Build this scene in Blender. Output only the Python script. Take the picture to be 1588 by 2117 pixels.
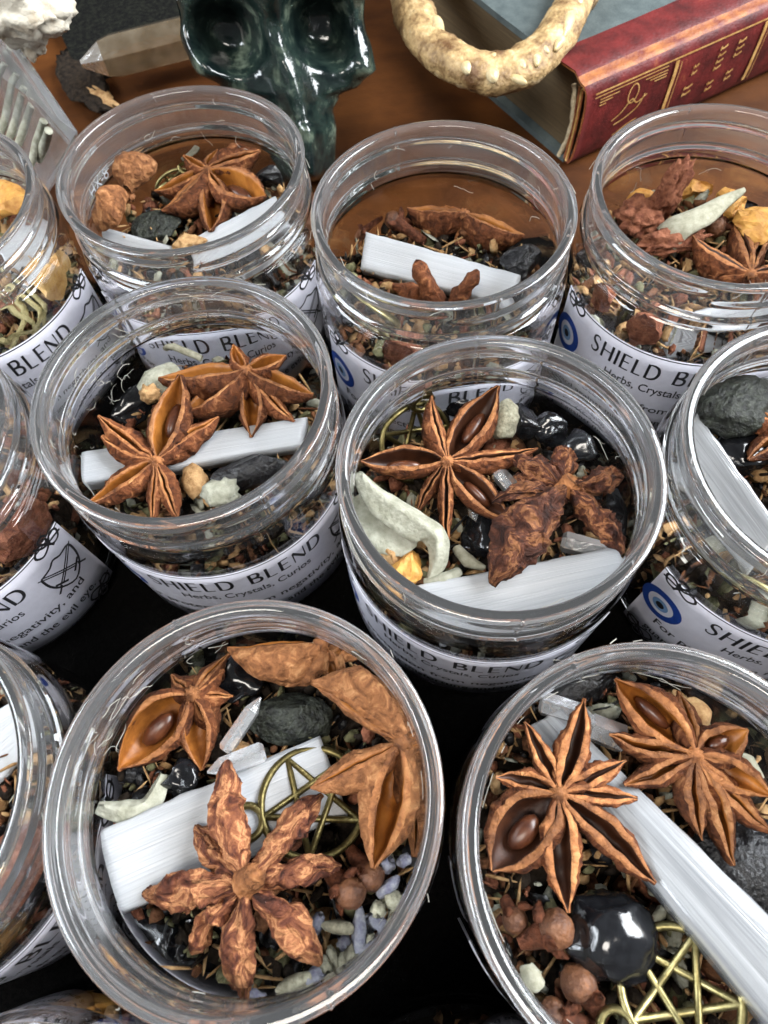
import bpy, bmesh, math, random
from mathutils import Vector, Matrix, noise, Quaternion
for o in list(bpy.data.objects): bpy.data.objects.remove(o)
random.seed(7)
SC = bpy.context.scene
COL = SC.collection
CM = 0.01
R = 3.2                      # outer radius of a jar rim, in cm (all lengths below are cm)
HJ = 1.86 * R                # jar height
PI = math.pi
# ------------------------------------------------------------------ camera
W0, H0, FPX = 1588.0, 2117.0, 1386.08
CAMZ = HJ + 3.58 * R
PITCH, ROLL = math.radians(64.504), math.radians(-5.402)
_fw = Vector((0, math.cos(PITCH), -math.sin(PITCH)))
_up = Vector((0, math.sin(PITCH), math.cos(PITCH)))
_rt = Vector((1, 0, 0))
RT = math.cos(ROLL) * _rt + math.sin(ROLL) * _up
UP = -math.sin(ROLL) * _rt + math.cos(ROLL) * _up
CAMP = Vector((0, 0, CAMZ))
cam = bpy.data.cameras.new('camera')
cam.sensor_fit = 'VERTICAL'; cam.sensor_height = 24.0
cam.lens = 24.0 * FPX / H0
cam.clip_start = 0.005; cam.clip_end = 20
cam.dof.use_dof = True; cam.dof.focus_distance = 0.145; cam.dof.aperture_fstop = 22.0
co = bpy.data.objects.new('camera', cam); COL.objects.link(co)
m3 = Matrix((RT, UP, -_fw)).transposed()
co.matrix_world = Matrix.Translation(CAMP * CM) @ m3.to_4x4()
SC.camera = co
# ------------------------------------------------------------------ light: a big window to the right, a dim room around
w = bpy.data.worlds.new('World'); SC.world = w; w.use_nodes = True
bg = w.node_tree.nodes['Background']
bg.inputs[0].default_value = (0.95, 0.97, 1.0, 1); bg.inputs[1].default_value = 0.18
def area(name, loc, target, sx, sy, power, col):
    l = bpy.data.lights.new(name, 'AREA'); l.shape = 'RECTANGLE'; l.size = sx; l.size_y = sy
    l.energy = power; l.color = col
    o = bpy.data.objects.new(name, l); COL.objects.link(o)
    o.location = loc
    d = Vector(target) - Vector(loc)
    o.rotation_euler = d.to_track_quat('-Z', 'Y').to_euler()
    return o
area('window_light', (0.70, 0.20, 0.62), (0, 0.10, 0.03), 0.70, 0.50, 31.0, (0.93, 0.965, 1.0))
area('left_fill_light', (-0.75, 0.05, 0.60), (0, 0.08, 0.03), 0.65, 0.30, 14.0, (0.88, 0.94, 1.0))  # unseen fill from the left, added to brighten the plastic's reflections
area('overhead_fill_light', (-0.10, -0.30, 1.00), (0, 0.10, 0.0), 0.45, 0.25, 8.0, (1.0, 0.94, 0.86))  # added overhead fill, no actual lamp hangs there
SC.view_settings.view_transform = 'Standard'; SC.view_settings.look = 'None'
SC.view_settings.exposure = -0.1; SC.view_settings.gamma = 1.0
cy = SC.cycles
cy.use_denoising = True
try: cy.denoiser = 'OPENIMAGEDENOISE'
except Exception: pass
cy.max_bounces = 14; cy.transmission_bounces = 14; cy.glossy_bounces = 5; cy.diffuse_bounces = 3
cy.transparent_max_bounces = 16
cy.caustics_refractive = True; cy.caustics_reflective = True; cy.blur_glossy = 0.5
cy.sample_clamp_indirect = 8.0

# ------------------------------------------------------------------ helpers
def ray(u, v):
    return _fw * FPX + RT * (u - W0 / 2) - UP * (v - H0 / 2)
def PZ(u, v, z):                       # pixel -> point at height z (cm)
    d = ray(u, v); return CAMP + d * ((z - CAMZ) / d.z)
def PX(u, v, zr):                      # pixel -> point, height in rim radii below the rim plane
    return PZ(u, v, HJ + zr * R)
ORG = {}
def thing(name, label, cat, loc, group=None):
    o = bpy.data.objects.new(name, None); COL.objects.link(o)
    o.empty_display_size = 0.005
    o.location = Vector(loc) * CM; ORG[o.name] = Vector(loc)
    o['label'] = label; o['category'] = cat
    if group: o['group'] = group
    return o
def build(name, verts, faces, mats, parent=None, mi=None, smooth=True, uv=None, loc=None, label=None, cat=None, group=None, kind=None):
    if parent is not None: org = ORG[parent.name]
    else: org = Vector(loc) if loc is not None else Vector((0, 0, 0))
    me = bpy.data.meshes.new(name)
    me.from_pydata([tuple((Vector(v) - org) * CM) for v in verts], [], faces)
    for m in (mats if isinstance(mats, (list, tuple)) else [mats]): me.materials.append(m)
    if mi: me.polygons.foreach_set('material_index', mi)
    me.polygons.foreach_set('use_smooth', [smooth] * len(me.polygons))
    if uv is not None:
        l = me.uv_layers.new(name='UVMap')
        for i, lp in enumerate(me.loops): l.data[i].uv = uv[lp.vertex_index]
    me.update()
    o = bpy.data.objects.new(name, me); COL.objects.link(o)
    if parent is not None: o.parent = parent; ORG[o.name] = org
    else: o.location = org * CM; ORG[o.name] = org
    if label: o['label'] = label
    if cat: o['category'] = cat
    if group: o['group'] = group
    if kind: o['kind'] = kind
    return o
def grid_faces(nu, nv, close_u=False, close_v=False, off=0):
    f = []
    for i in range(nu if close_u else nu - 1):
        for j in range(nv if close_v else nv - 1):
            a = i * nv + j; b = ((i + 1) % nu) * nv + j
            c = ((i + 1) % nu) * nv + (j + 1) % nv; d = i * nv + (j + 1) % nv
            f.append((off + a, off + b, off + c, off + d))
    return f
def fbm(p, sc, oct=3):
    return noise.fractal(Vector(p) * sc, 0.9, 2.1, oct)
def lerp(a, b, t): return a + (b - a) * t
def tube(pts, rad, n=8, closed=False, flat=1.0):
    """swept tube; rad a number or a list; returns verts, faces"""
    pts = [Vector(p) for p in pts]; N = len(pts); V = []; F = []
    prev = None
    for i, p in enumerate(pts):
        if closed: t = pts[(i + 1) % N] - pts[i - 1]
        else: t = pts[min(i + 1, N - 1)] - pts[max(i - 1, 0)]
        t.normalize()
        if prev is None:
            a = Vector((0, 0, 1)) if abs(t.z) < .9 else Vector((1, 0, 0))
            prev = (a - t * a.dot(t)).normalized()
        else: prev = (prev - t * prev.dot(t)).normalized()
        b = t.cross(prev); r = rad[i] if isinstance(rad, (list, tuple)) else rad
        for k in range(n):
            an = 2 * PI * k / n
            V.append(p + prev * math.cos(an) * r * flat + b * math.sin(an) * r)
    F = grid_faces(N, n, closed, True)
    if not closed:
        F.append(tuple(range(n - 1, -1, -1))); F.append(tuple((N - 1) * n + k for k in range(n)))
    return V, F
def join(parts):
    V = []; F = []
    for v, f in parts:
        o = len(V); V += list(v); F += [tuple(i + o for i in q) for q in f]
    return V, F
def spline(pts, n=6, closed=False):
    pts = [Vector(p) for p in pts]; N = len(pts); out = []
    for i in range(N if closed else N - 1):
        p0 = pts[(i - 1) % N] if (closed or i > 0) else pts[0]
        p1 = pts[i]; p2 = pts[(i + 1) % N]
        p3 = pts[(i + 2) % N] if (closed or i + 2 < N) else pts[-1]
        for k in range(n):
            t = k / n
            out.append(0.5 * ((2 * p1) + (p2 - p0) * t + (2 * p0 - 5 * p1 + 4 * p2 - p3) * t * t + (3 * p1 - p0 - 3 * p2 + p3) * t ** 3))
    if not closed: out.append(pts[-1])
    return out
_ico = {}
def ico(sub):
    if sub not in _ico:
        bm = bmesh.new(); bmesh.ops.create_icosphere(bm, subdivisions=sub, radius=1)
        bm.verts.ensure_lookup_table()
        _ico[sub] = ([v.co.copy() for v in bm.verts], [tuple(v.index for v in f.verts) for f in bm.faces]); bm.free()
    return _ico[sub]

# ------------------------------------------------------------------ materials
def mat(name, c1, c2=None, scale=4.0, rough=0.5, bump=0.0, bscale=None, spec=0.5, metal=0.0, detail=6, ramp=(0.35, 0.65), c3=None, stretch=None, uv=False, vary=0.0, stops=None, dist=0.0, rough2=None, coat=0, sss=0.0, trans=0.0, ior=1.5):
    m = bpy.data.materials.new(name); m.use_nodes = True
    nt = m.node_tree; N = nt.nodes; L = nt.links
    b = N['Principled BSDF']
    b.inputs['Roughness'].default_value = rough; b.inputs['Metallic'].default_value = metal
    b.inputs['Specular IOR Level'].default_value = spec; b.inputs['IOR'].default_value = ior
    b.inputs['Coat Weight'].default_value = coat
    b.inputs['Transmission Weight'].default_value = trans
    if sss:
        b.inputs['Subsurface Weight'].default_value = sss
        b.inputs['Subsurface Radius'].default_value = (0.004, 0.004, 0.004); b.inputs['Subsurface Scale'].default_value = 0.6
    b.inputs['Base Color'].default_value = (*c1, 1)
    tc = N.new('ShaderNodeTexCoord'); mp = N.new('ShaderNodeMapping')
    L.new(tc.outputs['UV' if uv else 'Object'], mp.inputs[0])
    k = 1.0 if uv else 100.0
    st = stretch or (1, 1, 1)
    mp.inputs['Scale'].default_value = (k * st[0], k * st[1], k * st[2])
    if c2:
        nz = N.new('ShaderNodeTexNoise'); nz.inputs['Scale'].default_value = scale; nz.inputs['Detail'].default_value = detail
        nz.inputs['Roughness'].default_value = 0.62
        nz.inputs['Distortion'].default_value = dist
        L.new(mp.outputs[0], nz.inputs['Vector'])
        rp = N.new('ShaderNodeValToRGB')
        e = rp.color_ramp.elements
        e[0].position = ramp[0]; e[0].color = (*c1, 1); e[1].position = ramp[1]; e[1].color = (*c2, 1)
        for ps_, cc_ in (stops or ()): q = e.new(ps_); q.color = (*cc_, 1)
        if c3: q = e.new(min(0.98, ramp[1] + 0.16)); q.color = (*c3, 1)
        L.new(nz.outputs['Fac'], rp.inputs[0])
        if vary:
            oi = N.new('ShaderNodeObjectInfo'); mr0 = N.new('ShaderNodeMapRange'); mr0.inputs[3].default_value = 1 - vary; mr0.inputs[4].default_value = 1 + vary * .45
            hs = N.new('ShaderNodeHueSaturation'); L.new(oi.outputs['Random'], mr0.inputs[0]); L.new(mr0.outputs[0], hs.inputs['Value'])
            L.new(rp.outputs[0], hs.inputs['Color']); L.new(hs.outputs[0], b.inputs['Base Color'])
        else: L.new(rp.outputs[0], b.inputs['Base Color'])
        if rough2 is not None:
            mr = N.new('ShaderNodeMapRange'); mr.inputs[3].default_value = rough; mr.inputs[4].default_value = rough2
            L.new(nz.outputs['Fac'], mr.inputs[0]); L.new(mr.outputs[0], b.inputs['Roughness'])
    if bump:
        n2 = N.new('ShaderNodeTexNoise'); n2.inputs['Scale'].default_value = bscale or scale * 2; n2.inputs['Detail'].default_value = 5
        n2.inputs['Distortion'].default_value = dist
        L.new(mp.outputs[0], n2.inputs['Vector'])
        bp = N.new('ShaderNodeBump'); bp.inputs['Strength'].default_value = 1.0; bp.inputs['Distance'].default_value = bump * CM
        L.new(n2.outputs['Fac'], bp.inputs['Height']); L.new(bp.outputs[0], b.inputs['Normal'])
    return m
M = {}
M['glass'] = mat('clear_plastic', (0.992, 0.996, 1.0), rough=0.01, trans=1.0, ior=1.50)
M['neckwhite'] = mat('whitened_neck_plastic', (0.97, 0.985, 1.0), rough=0.008, trans=0.966, ior=1.50)  # milky share also puts the bright rim reflections into the plastic's colour
M['paper'] = mat('label_paper', (0.50, 0.50, 0.57), (0.55, 0.55, 0.62), scale=3, rough=0.45, bump=0.002, bscale=30)
M['ink'] = mat('black_ink', (0.012, 0.012, 0.015), rough=0.5)
M['eyeblue'] = mat('eye_blue', (0.008, 0.035, 0.20), (0.012, 0.045, 0.24), scale=8, rough=0.45)
M['eyepale'] = mat('eye_pale', (0.50, 0.50, 0.56), rough=0.45)
M['eyesky'] = mat('eye_sky', (0.13, 0.24, 0.42), rough=0.45)
M['a_out'] = mat('anise_husk', (0.028, 0.009, 0.005), (0.15, 0.050, 0.019), scale=4.2, rough=0.8, bump=0.15, bscale=4.5, ramp=(0.33, 0.56), c3=(0.38, 0.165, 0.068), spec=0.15, detail=10, dist=0.7, vary=0.45)
M['a_tan'] = mat('anise_husk_tan', (0.075, 0.028, 0.012), (0.25, 0.105, 0.042), scale=3.6, rough=0.8, bump=0.13, bscale=5, ramp=(0.32, 0.54), c3=(0.46, 0.235, 0.105), spec=0.15, detail=10, dist=0.8, vary=0.3)
M['a_wr'] = mat('anise_husk_wrinkled', (0.026, 0.009, 0.006), (0.22, 0.080, 0.036), scale=1.5, rough=0.75, bump=0.30, bscale=1.7, ramp=(0.33, 0.51), stops=[(0.42, (0.10, 0.031, 0.017)), (0.56, (0.50, 0.235, 0.105)), (0.615, (0.25, 0.092, 0.042)), (0.68, (0.42, 0.185, 0.082))], spec=0.18, detail=8, dist=0.9, uv=True, stretch=(1.5, 1.15, 1), vary=0.25)
M['a_wrd'] = mat('anise_husk_crumpled', (0.014, 0.005, 0.004), (0.10, 0.033, 0.017), scale=1.7, rough=0.72, bump=0.34, bscale=2.0, ramp=(0.32, 0.50), stops=[(0.41, (0.05, 0.017, 0.010)), (0.57, (0.30, 0.125, 0.052)), (0.62, (0.11, 0.037, 0.018)), (0.70, (0.17, 0.062, 0.029))], spec=0.2, detail=8, dist=1.0, uv=True, stretch=(1.5, 1.3, 1), vary=0.3)
M['a_lip'] = mat('anise_lip', (0.08, 0.027, 0.012), (0.33, 0.132, 0.047), scale=2.8, rough=0.7, bump=0.09, bscale=7, spec=0.25, ramp=(0.30, 0.55), c3=(0.50, 0.245, 0.098), detail=10, dist=0.6, vary=0.4)
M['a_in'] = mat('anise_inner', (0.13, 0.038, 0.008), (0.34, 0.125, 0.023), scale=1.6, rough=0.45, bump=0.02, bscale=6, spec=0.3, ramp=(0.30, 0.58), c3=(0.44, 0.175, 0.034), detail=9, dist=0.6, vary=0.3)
M['a_ind'] = mat('anise_inner_dark', (0.018, 0.006, 0.003), (0.065, 0.021, 0.008), scale=2, rough=0.5, bump=0.006, bscale=20, spec=0.4)  # dark inner brown; the shade deep in the slits is put into this colour
M['seed'] = mat('anise_seed', (0.042, 0.012, 0.006), (0.105, 0.034, 0.013), scale=4, rough=0.32, spec=0.5)
def stripe(name, c1, c2, rough, sx, sy, bump, **k):
    return mat(name, c1, c2, scale=1.0, rough=rough, stretch=(sx, sy, 1), uv=True, bump=bump, bscale=1.0, **k)
M['sel'] = stripe('selenite', (0.33, 0.345, 0.365), (0.43, 0.44, 0.455), 0.40, 1.1, 75, 0.022, ramp=(0.30, 0.60), c3=(0.53, 0.54, 0.55), trans=0.10, sss=0.35, dist=0.3, detail=9)
M['selc'] = stripe('selenite_clear', (0.24, 0.25, 0.265), (0.42, 0.435, 0.45), 0.22, 0.9, 16, 0.03, ramp=(0.34, 0.58), c3=(0.56, 0.575, 0.585), trans=0.35, sss=0.2, coat=0.3, dist=0.7, detail=9)
M['tour'] = mat('black_tourmaline', (0.006, 0.006, 0.007), (0.03, 0.03, 0.033), scale=5, rough=0.28, bump=0.07, bscale=8, stretch=(1, 1, 1), ramp=(0.45, 0.75), c3=(0.16, 0.16, 0.155), spec=0.35)
M['tour2'] = mat('black_rough_stone', (0.006, 0.007, 0.006), (0.035, 0.040, 0.030), scale=7, spec=0.3, rough=0.5, bump=0.09, bscale=10, ramp=(0.4, 0.66), c3=(0.20, 0.21, 0.19))
M['obs'] = mat('polished_black_stone', (0.004, 0.004, 0.005), (0.012, 0.013, 0.015), scale=3, rough=0.13, spec=0.6, bump=0.006, bscale=6)
M['quartz'] = mat('clear_quartz', (0.90, 0.92, 0.94), rough=0.08, trans=0.85, ior=1.45, bump=0.03, bscale=4)
M['smoky'] = mat('smoky_quartz', (0.30, 0.22, 0.13), (0.52, 0.42, 0.29), scale=1.1, trans=0.85, ior=1.4, rough=0.15, bump=0.02, bscale=3, ramp=(0.38, 0.62))
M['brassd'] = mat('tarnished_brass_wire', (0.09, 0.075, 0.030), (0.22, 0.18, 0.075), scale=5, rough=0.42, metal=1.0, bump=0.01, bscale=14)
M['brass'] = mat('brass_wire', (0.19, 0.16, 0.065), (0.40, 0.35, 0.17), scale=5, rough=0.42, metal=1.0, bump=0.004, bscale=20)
M['clove'] = mat('clove', (0.035, 0.013, 0.008), (0.13, 0.045, 0.022), scale=6, rough=0.65, bump=0.05, bscale=12, c3=(0.27, 0.11, 0.05), spec=0.12)
M['berry'] = mat('clove_bud', (0.05, 0.017, 0.008), (0.17, 0.066, 0.024), scale=3.5, rough=0.6, bump=0.06, bscale=9, c3=(0.36, 0.16, 0.065), detail=9)
M['lav'] = mat('lavender_grey', (0.20, 0.19, 0.13), (0.48, 0.46, 0.34), scale=9, rough=0.8, bump=0.03, bscale=14, c3=(0.60, 0.58, 0.46), vary=0.4)
M['lavb'] = mat('lavender_blue', (0.13, 0.13, 0.20), (0.34, 0.35, 0.38), scale=7, rough=0.8, bump=0.03, bscale=14, c3=(0.55, 0.55, 0.5), vary=0.35)
M['sage'] = mat('pale_felt_leaf', (0.24, 0.23, 0.165), (0.38, 0.37, 0.29), scale=6, rough=0.9, bump=0.015, bscale=40, spec=0.1)
M['pale'] = mat('pale_leaf', (0.22, 0.22, 0.165), (0.38, 0.38, 0.31), scale=3, rough=0.8, bump=0.05, bscale=9, spec=0.2)
M['resin'] = mat('amber_resin', (0.42, 0.21, 0.05), (0.66, 0.42, 0.16), scale=3, rough=0.45, bump=0.05, bscale=6)
M['peel'] = mat('dried_peel', (0.36, 0.15, 0.025), (0.60, 0.32, 0.07), scale=3, rough=0.6, bump=0.07, bscale=5)
M['root'] = mat('root_bark', (0.10, 0.032, 0.018), (0.25, 0.10, 0.055), scale=5, rough=0.8, bump=0.09, bscale=9, c3=(0.40, 0.20, 0.11), spec=0.12)
M['stem'] = mat('dry_stem', (0.26, 0.22, 0.09), (0.45, 0.38, 0.18), scale=6, rough=0.75, bump=0.03, bscale=20)
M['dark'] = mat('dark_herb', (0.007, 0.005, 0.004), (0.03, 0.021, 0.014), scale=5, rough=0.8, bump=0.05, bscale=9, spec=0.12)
M['mixbrown'] = mat('brown_herb', (0.06, 0.025, 0.012), (0.17, 0.075, 0.035), scale=5, rough=0.8, bump=0.05, bscale=9, spec=0.12)
M['mixtan'] = mat('tan_herb', (0.24, 0.13, 0.055), (0.45, 0.29, 0.14), scale=5, rough=0.75, bump=0.05, bscale=9, spec=0.12)
M['mixgreen'] = mat('green_herb', (0.06, 0.06, 0.03), (0.18, 0.17, 0.09), scale=5, rough=0.8, bump=0.05, bscale=9, spec=0.12)
M['fibre'] = mat('pale_fibre', (0.40, 0.385, 0.34), rough=0.7)
M['lint'] = mat('moulded_plastic', (0.30, 0.32, 0.34), rough=0.4)
M['wood'] = mat('brown_table', (0.032, 0.010, 0.0025), (0.078, 0.026, 0.0055), scale=0.35, rough=0.6, spec=0.12, bump=0.01, bscale=8, stretch=(0.6, 1, 1), c3=(0.13, 0.05, 0.013))
M['cloth'] = mat('black_cloth', (0.0015, 0.0015, 0.0015), (0.0045, 0.0042, 0.004), scale=14, rough=1.0, bump=0.02, bscale=40, spec=0.0)
M['slab'] = mat('dark_speckled_stone', (0.002, 0.002, 0.002), (0.012, 0.013, 0.009), scale=6, rough=0.85, bump=0.08, bscale=9, ramp=(0.42, 0.7), detail=10, spec=0.12)
M['leather'] = mat('red_leather', (0.05, 0.006, 0.006), (0.125, 0.014, 0.013), scale=1.3, spec=0.3, rough=0.5, bump=0.02, bscale=9, c3=(0.27, 0.075, 0.030), detail=10)
M['leatherw'] = mat('worn_leather_edge', (0.12, 0.018, 0.012), (0.34, 0.125, 0.03), scale=1.2, rough=0.6, bump=0.03, bscale=9)
M['bookcloth'] = mat('grey_green_cover', (0.045, 0.060, 0.062), (0.075, 0.094, 0.094), scale=2, rough=0.6, bump=0.012, bscale=12)
M['pages'] = mat('page_edges', (0.065, 0.042, 0.018), (0.12, 0.08, 0.036), scale=1.0, rough=0.8, bump=0.02, bscale=2.0, stretch=(0.4, 0.4, 26))
M['gold'] = mat('gilt', (0.42, 0.22, 0.06), (0.68, 0.43, 0.16), scale=5, rough=0.4, metal=0.3)
M['bone'] = mat('old_bone', (0.10, 0.045, 0.012), (0.40, 0.27, 0.12), scale=1.3, rough=0.6, bump=0.10, bscale=5, ramp=(0.37, 0.55), detail=9, c3=(0.58, 0.47, 0.29))
M['tooth'] = mat('ivory_tooth', (0.44, 0.32, 0.14), (0.60, 0.50, 0.31), scale=3, rough=0.35)
M['skull'] = mat('green_moss_stone', (0.004, 0.008, 0.008), (0.014, 0.024, 0.020), scale=1.1, rough=0.14, spec=0.6, ramp=(0.38, 0.54), c3=(0.12, 0.15, 0.11), bump=0.05, bscale=1.6, detail=9)
M['coral'] = mat('white_shell', (0.36, 0.28, 0.18), (0.58, 0.54, 0.45), scale=1.3, rough=0.6, bump=0.07, bscale=4, ramp=(0.3, 0.5))
M['bag'] = mat('clear_sleeve', (0.93, 0.95, 0.97), rough=0.16, trans=0.95, ior=1.25, bump=0.03, bscale=0.8)
M['twine'] = mat('frayed_thread', (0.45, 0.36, 0.22), (0.62, 0.53, 0.36), scale=8, rough=0.9, bump=0.06, bscale=20)

# ------------------------------------------------------------------ setting
def quad_sheet(name, x0, x1, y0, y1, z, m, n=2, amp=0.0):
    V = []; 
    for i in range(n):
        for j in range(n):
            x = lerp(x0, x1, i / (n - 1)); y = lerp(y0, y1, j / (n - 1))
            V.append((x, y, z + (amp * fbm((x, y, 0), .35) if amp else 0)))
    return build(name, V, [f[::-1] for f in grid_faces(n, n)], m, kind='structure')
quad_sheet('table_top', -70, 70, -40, 90, -0.25, M['wood'])
quad_sheet('black_tablecloth', -45, 45, -30, 18.6, -0.12, M['cloth'], 40, 0.04)

# ------------------------------------------------------------------ jars
JC = {'B': (-1.36, 4.954), 'C': (0.657, 4.196), 'E': (-1.251, 2.735), 'F': (0.723, 1.958), 'J': (-0.831, 0.245),
      'D': (2.782, 4.096), 'K': (1.214, -0.194), 'G': (2.839, 1.829), 'A': (-3.514, 4.766), 'H': (-3.378, 2.559),
      'I': (-2.914, 0.368), 'L': (-2.0, -1.68), 'M': (0.1, -2.0)}
JC = {k: Vector((x * R, y * R, 0)) for k, (x, y) in JC.items()}
PHI = {'A': -66, 'B': -86, 'C': -95, 'D': -111, 'E': -79, 'F': -112, 'G': -95, 'H': -82, 'I': -58, 'J': -88, 'K': -95, 'L': -85, 'M': -90}
def bumpf(x, c, wd):
    t = abs(x - c) / wd
    return 0.0 if t >= 1 else 0.5 + 0.5 * math.cos(PI * t)
def jar_mesh():
    # closed profile in rim radii, z below the rim; neck sampled finely so that the thread can wind round it
    outer = [(0.0, -1.79), (0.3, -1.795), (0.7, -1.81), (0.86, -1.835), (0.93, -1.858), (0.975, -1.852), (1.012, -1.82), (1.03, -1.775), (1.035, -1.70),
             (1.035, -1.3), (1.035, -0.9), (1.035, -0.60), (1.034, -0.54), (1.026, -0.495), (1.008, -0.463), (0.985, -0.446)]
    zs = [-0.437 + 0.0105 * i for i in range(38)]         # up to -0.05
    neck = [(0.968, z) for z in zs]
    lip = [(0.966, -0.035), (0.985, -0.028), (0.998, -0.020), (1.0, -0.010), (0.994, -0.003), (0.975, 0.0), (0.95, 0.0), (0.932, -0.003), (0.922, -0.012), (0.917, -0.03)]
    inner = [(0.913, -0.06), (0.910, -0.10), (0.912, -0.16), (0.912, -0.24), (0.910, -0.31), (0.913, -0.37), (0.926, -0.42), (0.95, -0.46), (0.975, -0.50), (0.988, -0.55), (0.99, -0.64), (0.99, -1.0), (0.99, -1.4), (0.988, -1.66), (0.975, -1.73), (0.93, -1.765), (0.8, -1.755), (0.4, -1.735), (0.0, -1.73)]
    prof = outer + neck + lip + inner
    n0 = len(outer); n1 = n0 + len(neck)
    th = []
    for i in range(128):
        t = 2 * PI * i / 128; th.append(t)
    for s in (0.37, 0.37 + PI):
        th += [s - .014, s, s + .014]
    th = sorted(th)
    V = []; rows = []
    for t in th:
        row = []
        for k, (r, z) in enumerate(prof):
            if n0 <= k < n1:
                r += 0.040 * bumpf(z, -0.335, 0.036)                      # transfer bead
                tt = (t % (2 * PI)) / (2 * PI)
                zc = -0.185 + 0.085 * tt                                # winding thread
                r += 0.026 * bumpf(z, zc, 0.034) * max(0, min(1, tt / .08)) * max(0, min(1, (1 - tt) / .03))
            if n0 <= k < n1 + 5:
                for s in (0.37, 0.37 + PI):
                    if abs(t - s) < .001: r += 0.008
            row.append(Vector((r * R * math.cos(t), r * R * math.sin(t), HJ + z * R)))
        rows.append(row)
    NP = len(prof)
    for row in rows: V += row
    F = grid_faces(len(th), NP, True, False)
    mi = [1 if n0 <= j < n1 + len(lip) + 4 else 0 for i in range(len(th)) for j in range(NP - 1)]
    return V, F, mi
JV, JF, JM = jar_mesh()
LZ0, LZ1 = -1.79, -0.752
LAB = 64.0                                                # half angle of the label
def on_label(a, z, off, phi):
    """a: degrees from label centre, z: rim radii, off: height over the body wall in rim radii"""
    t = math.radians(phi + a); r = (1.035 + off) * R
    return Vector((r * math.cos(t), r * math.sin(t), HJ + z * R))
DEG = 180 / PI / 1.04                                     # rim radii of arc -> degrees
def stroke(pts, wd):
    """flat polyline ribbon in (arc, z) label space; wd number or list"""
    V = []; F = []; N = len(pts)
    for i, p in enumerate(pts):
        a = pts[max(i - 1, 0)]; b = pts[min(i + 1, N - 1)]
        dx, dy = b[0] - a[0], b[1] - a[1]; l = math.hypot(dx, dy) or 1
        w_ = (wd[i] if isinstance(wd, (list, tuple)) else wd) / 2
        V += [(p[0] - dy / l * w_, p[1] + dx / l * w_), (p[0] + dy / l * w_, p[1] - dx / l * w_)]
    for i in range(N - 1): F.append((2 * i, 2 * i + 1, 2 * i + 3, 2 * i + 2))
    return V, F
def sp2(pts, n=6, closed=False):
    return [(p.x, p.y) for p in spline([(x, y, 0) for x, y in pts], n, closed)]
def seg(a, b, wd, n=4): return stroke([(lerp(a[0], b[0], i / n), lerp(a[1], b[1], i / n)) for i in range(n + 1)], wd)
def display_letter(ch):
    """wide display capitals with thick stems and hairline bars, unit height"""
    T, t = 0.19, 0.085
    if ch == 'H': return [seg((.08, 0), (.08, 1), T), seg((.78, 0), (.78, 1), T), seg((.155, .52), (.705, .52), t)], .86
    if ch == 'I': return [seg((.08, 0), (.08, 1), T)], .16
    if ch == 'E': return [seg((.08, 0), (.08, 1), T), seg((.155, .968), (.62, .968), t), seg((.155, .52), (.56, .52), t), seg((.155, .032), (.64, .032), t)], .64
    if ch == 'L': return [seg((.08, 0), (.08, 1), T), seg((.155, .032), (.62, .032), t)], .62
    if ch == 'D':
        p = sp2([(.155, .968), (.45, .968), (.74, .82), (.85, .5), (.74, .18), (.45, .032), (.155, .032)], 5)
        wd = [lerp(t, T * 1.05, math.sin(PI * i / (len(p) - 1)) ** 1.5) for i in range(len(p))]
        return [seg((.08, 0), (.08, 1), T), stroke(p, wd)], .92
    if ch == 'B':
        p = sp2([(.155, .968), (.42, .968), (.58, .88), (.58, .66), (.42, .545), (.155, .545)], 4)
        q = sp2([(.155, .48), (.44, .48), (.66, .38), (.66, .15), (.46, .032), (.155, .032)], 4)
        f = lambda P: [lerp(t, T, math.sin(PI * i / (len(P) - 1)) ** 1.5) for i in range(len(P))]
        return [seg((.08, 0), (.08, 1), T), stroke(p, f(p)), stroke(q, f(q))], .74
    if ch == 'N': return [seg((.05, 0), (.05, .94), t), seg((.05, .96), (.78, .04), T), seg((.80, .06), (.80, 1), t)], .84
    if ch == 'S':
        p = sp2([(.56, .82), (.48, .95), (.28, .985), (.10, .90), (.08, .72), (.20, .58), (.42, .46), (.56, .30), (.50, .10), (.30, .015), (.10, .07), (.03, .22)], 4)
        wd = [lerp(t, T * .95, max(0, math.sin(PI * i / (len(p) - 1))) ** 2) for i in range(len(p))]
        return [stroke(p, wd)], .62
    return [], .4
def display_word(word, x0, z0, h, total):
    adv = []
    for c in word: adv.append(display_letter(c)[1])
    gap = .26; s = total / (sum(adv) + gap * (len(word) - 1)); out = []; x = x0
    for c, a in zip(word, adv):
        for v, f in display_letter(c)[0]:
            out.append(([(x + p[0] * s, z0 + p[1] * h) for p in v], f))
        x += (a + gap) * s
    return out
def font_text(txt, xc, z0, size, width=None, bold=0.0):
    cu = bpy.data.curves.new('t', 'FONT'); cu.body = txt; cu.size = 1.0; cu.align_x = 'CENTER'; cu.resolution_u = 3
    cu.offset = bold
    ob = bpy.data.objects.new('t', cu); COL.objects.link(ob)
    dg = bpy.context.evaluated_depsgraph_get(); dg.update()
    me = bpy.data.meshes.new_from_object(ob.evaluated_get(dg))
    V = [(v.co.x, v.co.y) for v in me.vertices]; F = [tuple(p.vertices) for p in me.polygons]
    bpy.data.objects.remove(ob); bpy.data.curves.remove(cu); bpy.data.meshes.remove(me)
    xs = [v[0] for v in V]; wd = max(xs) - min(xs); mid = (max(xs) + min(xs)) / 2
    sx = (width / wd) if width else size
    return [([(xc + (x - mid) * sx, z0 + y * size) for x, y in V], F)]
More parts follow.
